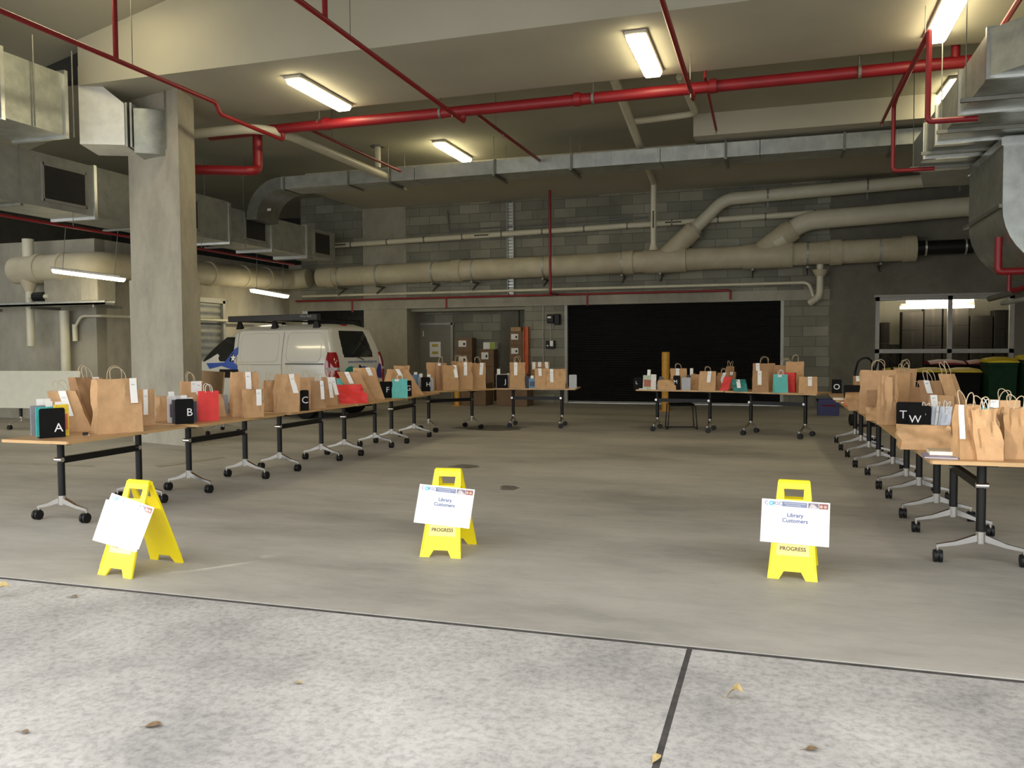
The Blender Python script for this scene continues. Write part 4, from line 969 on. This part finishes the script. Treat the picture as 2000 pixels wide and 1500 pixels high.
def flatbook(label, x, y, wpx, dep, th, col, ry=0, z=0, group='library books on the tables'):
    c, a, D = place(x, y, dep/2, .12); w = wpx*D/FP; c.z += z
    t = thing('book', label, 'book', c, a+R(ry), group)
    s = MB(); s.box((0,0,.0015),(w,dep,.003)); s.box((0,0,th-.0015),(w,dep,.003)); s.box((0,dep/2,th/2),(w,.003,th)); s.build('cover', bcol(col), t)
    MB().box((0,-.002,th/2),(w-.008,dep-.01,th-.007)).build('pages', m_cream, t)
book('purple-spined book behind the A bookend',92,849,46,57,.03,(.10,.07,.13),14,.12,(-.25,.13))
book('turquoise-spined book behind the A bookend',97,852,46,57,.022,(.05,.42,.40),14,.06,(.0,.12))
book('grey book at the back of the A bookend set',86,846,44,56,.028,(.25,.25,.27),14,.19,(.15,.13))
book('yellow book with a red mark right of the A bookend',121,853,26,62,.02,(.78,.55,.02),14,.09,(-.2,.1), m2=bcol((.65,.12,.05)))
book('white picture-spined book left of the B bookend',347,826,36,52,.045,(.72,.70,.68),8,.10,(-.3,.12), m2=bcol((.12,.08,.12)))
book('black and white titled book directly behind the B bookend',356,827,36,46,.03,(.06,.05,.06),8,.05,(.1,.11))
book('dark book projecting right of the B bookend',368,826,32,40,.03,(.03,.03,.05),8,.16,(.1,.10))
book('blue-backed book left of the H bookend',815,764,18,32,.03,(.10,.22,.38),0,.16,(-.2,.12))
book('white-slipped book behind the H bookend',826,764,18,27,.03,(.35,.36,.36),0,.06,(-.2,.13))
book('second white-slipped book behind the H bookend, to its right',838,763,14,25,.03,(.6,.6,.58),0,.1,(.0,.12))
book('book with tall pale slip behind the J bookend',979,758,20,27,.03,(.5,.48,.42),0,.06,(-.25,.17))
book('thin book with short slip behind the J bookend',988,757,18,26,.03,(.55,.52,.45),0,.12,(.3,.08))
book('black-spined book left of the blue book on the J table',1031,760,11,24,.03,(.01,.01,.012),0,.02)
book('blue seascape book facing out on the J table',1041,761,16,20,.02,(.10,.24,.36),0,.0,(-.1,.10), m2=bcol((.03,.07,.13)))
book('orange-red book behind the blue seascape book',1051,758,14,23,.02,(.70,.13,.06),0,.08,None,.12, m2=bcol((.75,.35,.12)))
book('landscape-covered book with a tall slip by the L bookend',1264,762,18,28,.02,(.42,.50,.36),0,.02,(.1,.17),.05, m2=bcol((.35,.10,.05)))
book('book wrapped in a long white slip beside the landscape book',1276,762,10,30,.03,(.72,.68,.62),0,.02,(.1,.05),.03)
book('dark book leaning right beside the low kraft bag',1284,761,9,26,.02,(.05,.07,.08),0,.04,None,.35)
flatbook('white book lying flat before the L bookend',1255,766,16,.12,.02,(.7,.68,.62))
book('book with a cross of white slips right of the grey divider',1349,759,16,26,.03,(.05,.05,.05),0,.08,(.1,.19))
flatbook('white book lying under the O bookend',1632,781,20,.2,.03,(.6,.45,.35))
flatbook('dark-edged book at the table corner below the O bookend',1641,788,16,.16,.025,(.35,.15,.08))
flatbook('cream-paged book on top of the notebook at the near right corner',1836,893,44,.2,.03,(.55,.42,.28),6,.012)
flatbook('spiral notebook under the cream-paged book at the near right corner',1834,896,60,.26,.011,(.25,.22,.33),6)
def clear_bags():
    for k, (x, y, w_, h_, lb) in enumerate(((1802,838,22,42,'leftmost pale plastic book bag beside the letter W'),(1822,838,20,44,'middle pale plastic book bag on the right row'),(1842,840,22,46,'pale plastic book bag nearest the large kraft bags'))):
        bag(lb, x, y, w_, h_, .12, 24, m_plas, [(.0,.9,.0)] if k == 1 else [(-.3,.35,.15)], True, .5, .7, group='pale plastic bags on the right row', cat='plastic bag', cord=m_white)
clear_bags()
def small_bits():
    c, a, D = place(167, 850, .02)
    t = thing('keyring', 'small silver keyring on the table edge before the biggest bag', 'keys', c, a)
    MB().rbox((0,0,.012),(.05,.03,.024),.008).build('fob', m_rub, t); s = MB(); s.tube([(.03+.018*math.cos(k*.7),.018*math.sin(k*.7),.004) for k in range(10)],.003,6); s.build('ring', m_chrome, t)
    c, a, D = place(1660, 794, .02)
    t = thing('package', 'small orange-red package at the edge of the right row', 'package', c, a)
    MB().rbox((0,0,.05),(.14,.12,.10),.02).build('wrapping', m_orange, t); MB().box((0,-.061,.05),(.03,.002,.09)).build('tape', m_white, t)
small_bits()

# ================================================================== VAN
def van():
    # local frame: x forward (towards the nose), y to its left side facing the camera, origin at rear axle centre on the ground
    p0 = Vector((-9.78,17.02,0)); ang = R(169)
    t = thing('delivery_van', 'white delivery van with blue and green library decals behind the left tables', 'van', p0, ang)
    t.scale = (1,1,1.035)
    def ring(z):
        hw = .92-.0*z
        if z > 1.15: hw = .92-.17*((z-1.15)/.9)**1.4
        if z < .5: hw = .90
        rear = -.88 if z < 1.1 else -.88+.34*((z-1.1)/.92)**1.3
        if z < 1.0: front = 4.0-.12*abs(z-.65)
        else: front = 3.95-1.75*((z-1.0)/1.0)**.85
        if z > 1.93: k = (z-1.93)/.1; hw -= .22*k; rear += .2*k; front -= .25*k
        pts = []; rc, rf = .16, .5
        for cx, cy, a0, r_ in ((front-rf,hw-.35,0,(rf,.35)),(rear+rc,hw-rc,90,(rc,rc)),(rear+rc,-hw+rc,180,(rc,rc)),(front-rf,-hw+.35,270,(rf,.35))):
            for k in range(7): a = R(a0+15*k); pts.append((cx+r_[0]*math.cos(a),cy+r_[1]*math.sin(a),z))
        return pts
    zs = [.28,.36,.5,.7,.9,1.02,1.1,1.2,1.35,1.5,1.65,1.8,1.9,1.96,2.0,2.03]
    MB().loft([ring(z) for z in zs]).build('body_shell', m_van, t, 35)
    def side_y(z): return .92-(.17*((z-1.15)/.9)**1.4 if z > 1.15 else 0)
    def side_patch(pts, off=.006, n=1):
        # filled polygon on the camera-facing side, subdivided in strips so that it follows the shell
        vs = [(x, side_y(z)+off, z) for x, z in pts]; return MB().add(vs, [tuple(range(len(vs)))])
    def strip(x0, x1, z0, z1, off=.006, n=6):
        vs = []; fs = []
        for k in range(n+1): z = z0+(z1-z0)*k/n; vs += [(x0,side_y(z)+off,z),(x1,side_y(z)+off,z)]
        for k in range(n): fs.append((2*k,2*k+1,2*k+3,2*k+2))
        return MB().add(vs, fs)
    # front door window, A-pillar shape
    s = MB(); vs = []; N = 6
    for k in range(N+1):
        f = k/N; z = 1.22+f*.55; vs += [(2.12+.02*f,side_y(z)+.008,z),(3.15-.75*f**1.2,side_y(z)+.008-.02*(1-f),z)]
    s.add(vs, [(2*k,2*k+1,2*k+3,2*k+2) for k in range(N)]); s.build('door_window', m_glass, t)
    # seams: front door, sliding door, rear edge, slide rail
    for x in (2.02,.62): strip(x-.006,x+.006,.45,1.86).build('door_seam', m_seam, t)
    MB().box((-.05,side_y(1.18)+.008,1.175),(1.1,.014,.03)).build('slide_rail', m_seam, t)
    strip(.62,2.02,1.15,1.158,n=1).build('crease_line', m_seam, t)
    # pressed panels on the side (raised rounded frames)
    for x0, x1 in ((.75,1.92),(-.50,.50)):
        path = []
        for cx, cz, a0 in ((x1-.12,1.72,0),(x0+.12,1.72,90),(x0+.12,1.34,180),(x1-.12,1.34,270)):
            for k in range(5): a = R(a0+22.5*k); path.append((cx+.12*math.cos(a),cz+.12*math.sin(a)))
        path.append(path[0]); MB().tube([(x,side_y(z)+.001,z) for x, z in path],.009,6).build('pressed_panel', m_van, t, 60)
    # black rounded plate on the front door, blue decal with a star
    MB().rbox((2.26,side_y(.95)+.006,.95),(.62,.02,.19),.01).build('black_side_plate', m_black, t)
    s = side_patch([(1.98,1.0),(2.5,1.12),(2.9,1.05),(3.0,1.18),(2.4,1.2),(2.1,1.5),(1.99,1.55)],.012); s.build('blue_decal', m_blue, t)
    st = []
    for k in range(10): r_ = .09 if k % 2 == 0 else .04; a = R(90+36*k); st.append((2.12+r_*math.cos(a),1.3+r_*math.sin(a)))
    side_patch(st,.016).build('star_decal', m_white, t)
    # rear end: glass, tail lights, plate, decals
    def rx(z): return -.88 if z < 1.1 else -.88+.34*((z-1.1)/.92)**1.3
    s = MB(); vs = []
    for k in range(8):
        z = 1.31+.57*k/7; hw = side_y(z)-.12; b = .03 if k in (0,7) else 0
        for u in (-1,-.5,0,.5,1): vs.append((rx(z)-.012+.03*abs(u)**3, u*(hw-b), z))
    s.add(vs, [(k*5+i,k*5+i+1,(k+1)*5+i+1,(k+1)*5+i) for k in range(7) for i in range(4)]); s.build('rear_window', m_glass, t, 60)
    MB().tube([(rx(1.22)-.03,-.1,1.25),(rx(1.5)-.03,.35,1.42)],.01,6).build('wiper', m_black, t)
    for sy in (1,-1):
        rings = []
        for z, a, b in ((.74,.03,.05),(.88,.07,.12),(1.04,.11,.15),(1.19,.10,.15),(1.34,.06,.13),(1.42,.03,.08)):
            yo = side_y(z)+.014; x0 = rx(z)
            rings.append([(x0+.02+a*2.0,sy*yo,z),(x0+.10,sy*(yo-.0),z),(x0-.02,sy*(yo-.10),z),(x0-.025,sy*(yo-.10-b*.6),z),(x0+.12,sy*(yo-.25),z)])
        L_ = MB().loft(rings).build('tail_light', m_tail, t, 50)
        rr = [rings[2],[(x,y,z+.06) for x, y, z in rings[2]]]
        MB().loft([[(x-.006,y+sy*.004,z+.0) for x, y, z in rr[0]],[(x-.006,y+sy*.004,z) for x, y, z in rr[1]]]).build('clear_lens', m_taill, L_)
    MB().rbox((-.93,0,.48),(.16,1.76,.30),.06).build('rear_bumper', m_van, t, 40)
    def rear_poly(pts, off): return MB().add([(rx(z)-off,y,z) for y, z in pts], [tuple(range(len(pts)))])
    arc = lambda cy, cz, r_, n=10: [(cy+r_*math.cos(math.pi*k/n), cz+r_*math.sin(math.pi*k/n)) for k in range(n+1)]
    rear_poly(arc(.34,.84,.28),.006).build('green_hill_decal', m_green, t); rear_poly(arc(.62,.84,.15),.009).build('green_hill_decal', m_green, t)
    rear_poly(arc(-.1,.84,.27),.008).build('blue_hill_decal', m_blue, t)
    rear_poly([(-.78,.84),(-.76,1.12),(-.66,1.17),(-.54,1.0),(-.44,.84)],.010).build('indigo_decal', m_purp, t)
    rear_poly([(.1,1.06),(.04,1.16),(-.04,1.08),(.01,1.03)],.012).build('figure_decal', m_black, t)
    Mr = Matrix.Translation((rx(1.2)-.012,-.08,1.215)) @ Matrix.Rotation(R(0),4,'X') @ Matrix.Rotation(R(-90),4,'Z') @ STAND
    put_text('www.moretonbay.qld.gov.au', .088, m_blue, t, Mr, 'web_address')
    MB().box((rx(1.0)-.01,.48,1.0),(.01,.2,.02)).build('badge', m_chrome, t)
    # wheels
    for x in (0,2.95):
        for sy in (1,-1):
            y = sy*.80
            w = MB(); w.tube([(x,y-.11,.33),(x,y-.09,.33),(x,y+.09,.33),(x,y+.11,.33)],[.29,.33,.33,.29],28); wo = w.build('wheel', m_rub, t, 40)
            MB().tube([(x,y+sy*.112,.33),(x,y+sy*.118,.33)],[.2,.16],20).build('rim', m_galv, wo, 40)
    MB().box((1.5,0,.26),(4.2,1.5,.12)).build('underbody', m_black, t)
    # roof bars and awning
    for x in (2.1,1.0,-.25):
        MB().box((x,0,2.12),(.06,1.5,.035)).build('roof_bar', m_black, t)
        for sy in (1,-1): MB().loft([[(x-.09,sy*.66,1.96),(x+.09,sy*.66,1.96),(x+.09,sy*.75,1.94),(x-.09,sy*.75,1.94)],[(x-.04,sy*.69,2.11),(x+.04,sy*.69,2.11),(x+.04,sy*.74,2.11),(x-.04,sy*.74,2.11)]]).build('bar_foot', m_black, t)
    aw = MB(); aw.rbox((.95,.82,2.17),(2.7,.15,.13),.02); aw = aw.build('awning_case', mat('awning_black',(.03,.03,.03),.5,var=.1), t)
    put_text('Rhino-Rack', .07, m_grey, t, Matrix.Translation((-.1,.899,2.19)) @ Matrix.Rotation(R(180),4,'Z') @ STAND, 'awning_text')
    MB().rbox((-.36,0,2.0),(.12,.22,.05),.02).build('brake_light', m_tail, t)
van()

# ================================================================== BACKGROUND THINGS
def carton(label, x, y, z, w, d, h, rz=0, m_=None, lab=True, group='cartons in the recess'):
    t = thing('cardboard_box', label, 'box', (x,y,z), rz, group)
    MB().rbox((0,0,h/2),(w,d,h-.004),.01).build('carton', m_ or m_card, t)
    MB().box((0,0,h-.001),(w*.98,.06,.003)).build('tape_strip', m_cardl, t)
    if lab:
        l = MB().box((-.06,-d/2-.002,h*.62),(w*.5,.003,h*.4)).build('shipping_label', m_white, t)
        MB().box((-.06+w*.12,-d/2-.0045,h*.6),(w*.12,.002,h*.15)).build('barcode', m_black, l)
for k in range(4): carton('brown carton, %s of the stack beside the grey door' % ['bottom','second','third','topmost'][k], -8.72, 23.05, k*.46, .46, .5, .46, R(6), m_card, k > 1)
for k in range(3): carton('brown carton, %s of the middle recess stack under the green box' % ['bottom','second','topmost'][k], -8.0, 23.0, k*.5, .42, .45, .5, R(2), m_card, k == 2)
t = thing('small_box', 'small white and green box on the middle stack of cartons', 'box', (-7.95,23.0,1.5), 0)
MB().rbox((0,0,.1),(.36,.3,.2),.012).build('carton', m_white, t); MB().box((.1,-.152,.1),(.15,.004,.19)).build('green_panel', colmat('lime_print',(.30,.42,.05)), t)
for k in range(5): carton('brown carton, %s of the tall stack beside the orange post' % ['bottom','second','third','fourth','topmost'][k], -7.0, 22.72, k*.40, .42, .4, .40, R(-2), m_card, True)
t = thing('small_box', 'small yellow-brown box on top of the tall carton stack', 'box', (-7.05,22.72,2.0), 0); MB().rbox((0,0,.06),(.3,.3,.12),.01).build('carton', m_cardl, t); MB().box((0,0,.121),(.3,.05,.003)).build('tape_strip', m_card, t)
carton('dark plain carton on the floor behind the end of the left row', -7.75, 21.2, 0, .75, .6, .6, 0, m_card, False); carton('dark plain carton on the floor behind the J table', -6.65, 21.2, 0, .85, .6, .85, 0, m_card, False)
t = thing('post', 'orange steel post standing against the block pier by the shutter', 'post', (-6.66,22.3,0), 0)
s = MB(); s.b2((-.07,-.05,0),(-.05,.05,2.12)); s.b2((.05,-.05,0),(.07,.05,2.12)); s.b2((-.07,.03,0),(.07,.05,2.12)); s.build('channel', m_orange, t); MB().box((0,0,.006),(.2,.16,.012)).build('base_plate', m_orange, t)
def bollard(label, x, y, h, r):
    t = thing('bollard', label, 'bollard', (x,y,0), 0, 'yellow bollards')
    MB().tube([(0,0,.01),(0,0,h-.02),(0,0,h)],[r,r,r*.8],18).build('post', m_boll, t, 40); MB().box((0,0,.006),(r*3,r*3,.012)).build('base_plate', m_boll, t)
p = at_z(890,793,0); bollard('yellow bollard under the end table of the left row', p.x, p.y+.1, 1.0, .075)
p = at_z(1299,803,0); bollard('yellow bollard behind the L bookend, in front of the shutter', p.x, p.y+.1, 1.42, .095)
# wall boxes on the block pier
t = thing('control_box', 'black shutter control box with white buttons on the block pier', 'switch', (-5.98,22.38,1.62)); MB().rbox((0,0,0),(.26,.1,.22),.02).build('housing', m_black, t); MB().box((.04,-.055,.03),(.09,.01,.15)).build('button_plate', m_white, t); MB().tube([(-.07,-.05,-.03),(-.07,-.07,-.03)],.022,10).build('button', m_white, t)
t = thing('motor_box', 'black shutter motor housing high on the block pier', 'motor', (-5.93,22.34,2.33)); MB().rbox((-.03,0,0),(.2,.16,.24),.03).build('housing', m_black, t); MB().rbox((.16,0,-.02),(.16,.2,.3),.03).build('gearbox', m_black, t); MB().box((-.05,-.085,.04),(.10,.01,.05)).build('rating_plate', m_white, t)
t = thing('conduit', 'thin conduit running down the block pier from the motor housing', 'pipe'); MB().tube([(-5.98,22.42,2.25),(-5.98,22.42,1.73)],.012,6).build('pipe', m_galvd, t); MB().tube([(-6.2,22.42,2.7),(-6.2,22.42,.6)],.014,6).build('pipe', m_galvd, t)
# visitor chair under the L table
t = thing('chair', 'black sled-base chair pushed behind the L and M table', 'chair', (-1.72,15.98,0), R(12))
s = MB()
for sx in (-1,1): s.tube(fillet([(sx*.24,.30,.45),(sx*.27,.28,.012),(sx*.27,-.26,.012),(sx*.24,-.22,.45)],.06),.011,8)
s.tube([(-.27,.2,.012),(.27,.2,.012)],.010,8); s.build('sled_frame', m_black, t, 50)
MB().rbox((0,0,.46),(.46,.46,.04),.03).build('seat', m_blk, t); MB().rbox((0,.25,.72),(.44,.03,.36),.015,rx=R(-8)).build('backrest', m_blk, t)
# blue crate
p = at_z(1618,812,0)
t = thing('crate', 'dark blue plastic crate with a red stripe on the floor by the right row', 'crate', (p.x,p.y+.2,0))
w, d_, h = .44, .36, .36
s = MB()
for a in ((0,-d_/2,w,.012),(0,d_/2,w,.012)): s.box((a[0],a[1],h/2),(a[2],a[3],h))
for x in (-w/2,w/2): s.box((x,0,h/2),(.012,d_,h))
s.box((0,0,.008),(w,d_,.016)); s.build('tub', m_crate, t); r = MB()
for y in (-d_/2-.01,d_/2+.01): r.box((0,y,h-.02),(w+.05,.03,.04))
for x in (-w/2-.01,w/2+.01): r.box((x,0,h-.02),(.03,d_+.05,.04))
r.build('rim', m_crate, t); MB().box((0,-d_/2-.008,h*.62),(.3,.004,.03)).build('stripe', m_lidr, t)
# hand trolleys
for k, (x, lb) in enumerate(((1.62,'black hand trolley, left of the pair behind the O bookend'),(1.86,'black hand trolley, right of the pair behind the O bookend'))):
    t = thing('hand_trolley', lb, 'trolley', (x+.14*k,17.4+.35*k,0), R(12), 'hand trolleys')
    s = MB(); s.tube(fillet([(-.17,0,.1),(-.17,.06,1.02),(-.13,.0,1.26),(0,-.04,1.33),(.13,0,1.26),(.17,.06,1.02),(.17,0,.1)],.07),.022,8); s.build('frame', m_black, t, 50)
    MB().box((0,-.12,.02),(.36,.24,.02)).build('toe_plate', m_black, t)
    for sx in (-1,1): MB().tube([(sx*.2,.06,.11),(sx*.25,.06,.11)],.11,16).build('wheel', m_rub, t, 40)
# wheelie bins
def bin_(label, x, y, w, d, h, mb_, ml, rz=0, two=False):
    t = thing('wheelie_bin', label, 'bin', (x,y,0), rz, 'wheelie bins on the right')
    MB().loft([[(-w*.42,-d*.4,.06),(w*.42,-d*.4,.06),(w*.42,d*.4,.06),(-w*.42,d*.4,.06)],[(-w*.48,-d*.48,h*.86),(w*.48,-d*.48,h*.86),(w*.48,d*.48,h*.86),(-w*.48,d*.48,h*.86)],[(-w*.5,-d*.5,h*.87),(w*.5,-d*.5,h*.87),(w*.5,d*.5,h*.87),(-w*.5,d*.5,h*.87)],[(-w*.5,-d*.5,h*.93),(w*.5,-d*.5,h*.93),(w*.5,d*.5,h*.93),(-w*.5,d*.5,h*.93)]]).build('tub', mb_, t)
    rings = []
    for v in range(9):
        f = -1+2*v/8; yy = f*d*.53; zz = h*.935+.075*h*math.cos(f*1.3)
        rings.append([(-w*.53,yy,h*.925),(-w*.53,yy,zz-.03),(-w*.2,yy,zz),(w*.2,yy,zz),(w*.53,yy,zz-.03),(w*.53,yy,h*.925)])
    MB().loft(rings).build('lid', ml, t, 30)
    MB().tube([(-w*.4,d*.56,h*.9),(w*.4,d*.56,h*.9)],.02,8).build('handle', mb_, t)
    for sx in (-1,1): MB().tube([(sx*w*.36,d*.42,.1),(sx*w*.46,d*.42,.1)],.1,14).build('wheel', m_rub, t, 40)
bin_('black bin with a yellow lid, leftmost of the three behind the tall bags', 2.40, 19.0, .54, .72, 1.08, m_binb, m_lidy)
bin_('black bin with a yellow lid, middle one of the three behind the tall bags', 3.01, 19.0, .54, .72, 1.08, m_binb, m_lidy)
bin_('black bin with a yellow lid, third of the row and nearest the green bins', 3.61, 19.0, .54, .72, 1.08, m_binb, m_lidy)
bin_('dark bin with a dark red lid, left of the red pair', 3.5, 20.3, .66, .8, 1.22, m_binb, m_lidr); bin_('dark bin with a dark red lid, right of the red pair', 4.25, 20.3, .66, .8, 1.22, m_binb, m_lidr)
bin_('green bin with a yellow lid behind the nearest right table', 4.17, 18.6, .52, .7, 1.30, m_bin, m_lidy); bin_('green bin with a yellow lid cut by the right picture edge', 4.76, 18.4, .56, .7, 1.36, m_bin, m_lidy)
t = thing('broom_handle', 'dark pole leaning up to the right behind the green bins', 'pole'); MB().tube([(4.35,19.4,.0),(5.2,19.6,2.1)],.018,8).build('pole', m_black, t); MB().rbox((4.35,19.4,.02),(.3,.08,.05),.015).build('broom_head', m_rub, t)
# left wall roller door
d = tag(empty('door_3', (0,0,0)), 'grey roller door in the left wall beside the column', None, None, 'structure')
s = MB(); vs = []; fs = []
for k in range(61): vs += [(-14.27-.015*math.sin(k*math.pi/2),17.55,.02+2.75*k/60),(-14.27-.015*math.sin(k*math.pi/2),19.1,.02+2.75*k/60)]
s.add(vs, [(2*k,2*k+1,2*k+3,2*k+2) for k in range(60)]); s.build('curtain', m_bracket, d, 40)
f = MB(); f.b2((-14.3,17.45,0),(-14.2,17.55,2.85)); f.b2((-14.3,19.1,0),(-14.2,19.2,2.85)); f.b2((-14.3,17.45,2.77),(-14.2,19.2,2.9)); f.build('door_frame', m_frame, d)

# ================================================================== FLOOR MARKS AND LITTER
def flat(name, pts, m_, label, cat, kind=None, z=.003, th=.002):
    s = MB(); s.prism(pts, z, z+th); return tag(s.build(name, m_), label, cat, None, kind)
def px_poly(pts): return [(at_z(x,y,0).x, at_z(x,y,0).y) for x, y in pts]
flat('parking_line', px_poly([(0,903),(185,909),(185,912),(0,906)][::-1]), m_line, 'faded painted bay line on the floor at the far left', 'marking', 'structure')
flat('parking_line', px_poly([(300,909),(430,892),(440,894),(310,913)][::-1]), m_line, 'faded painted bay line under the second left table', 'marking', 'structure')
flat('parking_line', px_poly([(393,866),(448,862),(450,865),(393,870)][::-1]), m_line, 'faded painted bay line beside the column foot', 'marking', 'structure')
random.seed(4)
def blob(x, y, rx, ry): return [(lambda q: (q.x,q.y))(at_z(x+rx*math.cos(k*.45)*(1+.25*math.sin(k*2.3+x)), y-ry*math.sin(k*.45)*(1+.2*math.cos(k*1.7+y)),0)) for k in range(14)][::1]
for x, y, a, b, lb in ((909,911,28,3.5,'dark smear on the floor behind the middle sign'),(994,953,17,5,'round dark stain on the floor right of the middle sign'),(960,836,70,5,'dark patch on the floor before the J table')):
    pts = blob(x, y, a, b); flat('floor_mark', pts, m_mark, lb, 'stain', 'structure', .001, .0015)  # thin dark patches laid on the floor
def leaf(label, x, y, L_, m_, rz, curl=.02):
    P = at_z(x, y, -.004); s = MB(); N = 6; vs = []
    for k in range(N+1):
        f = k/N; w = L_*.32*math.sin(math.pi*min(.98,f*.95+.03)); z = .003+curl*math.sin(f*math.pi)+curl*1.2*f*f
        vs += [(-L_/2+L_*f,-w,z+curl*.6*(w/L_)),(-L_/2+L_*f,0,z-.001),(-L_/2+L_*f,w,z+curl*1.8*(w/L_))]
    s.add(vs, [(3*k+i,3*k+3+i,3*k+4+i,3*k+1+i) for k in range(N) for i in (0,1)])
    t = thing('fallen_leaf', label, 'leaf', (P.x,P.y,-.002), rz, 'fallen leaves on the driveway'); s.build('blade', m_, t, 60)
    MB().tube([(-L_/2-.02,0,.002),(-L_/2,0,.004)],.0012,5).build('stalk', m_, t)
leaf('curled yellow leaf on the slab right of the joint', 1435,1368,.075,m_leaf,R(-20),.035)
leaf('small brown leaf near the bottom edge right of the joint', 1585,1467,.05,m_leafd,R(10),.006)
leaf('brown leaf lying at the lower end of the joint', 1283,1487,.05,m_leaf,R(60),.01)
leaf('pale leaf at the left picture edge near the sunlit sign', 2,1168,.10,m_leaf,R(40),.05)
leaf('dull green-brown leaf in the middle of the driveway', 300,1420,.07,m_leafd,R(25),.006)
leaf('reddish leaf fragment low on the left of the driveway', 48,1433,.04,m_leafd,R(5),.005)
leaf('dark leaf fragment below the long joint at the left', 143,1168,.06,m_leafd,R(10),.006)
leaf('pale leaf fragment near the middle of the driveway', 583,1337,.04,m_leaf,R(-15),.006)

# ================================================================== LIGHT AND SKY
w = bpy.data.worlds.new('overcast_sky'); sc.world = w; w.use_nodes = True
nt = w.node_tree; bg = nt.nodes['Background']; bg.inputs[0].default_value = (.97,.98,1.0,1); bg.inputs[1].default_value = 3.2
def spot(name, loc, target, power, ang, col=(1,.97,.9), blend=.25, rad=.12):
    l = bpy.data.lights.new(name, 'SPOT'); l.energy = power; l.spot_size = R(ang); l.spot_blend = blend; l.color = col; l.shadow_soft_size = rad
    o = bpy.data.objects.new(name, l); COL.objects.link(o); o.location = loc
    o.rotation_euler = (Vector(target)-Vector(loc)).to_track_quat('-Z','Y').to_euler(); return o
spot('sun_glint', (-8.6,-.6,4.6), (-4.36,4.66,.38), 13000, 2.5, blend=.7)
spot('sun_glint', (-5.2,-.6,4.2), (1.62,6.9,1.05), 2300, 7.0, blend=.8)
sc.view_settings.view_transform = 'Standard'; sc.view_settings.exposure = 0
try: sc.cycles.max_bounces = 8; sc.cycles.diffuse_bounces = 5; sc.cycles.sample_clamp_indirect = 6
except Exception: pass
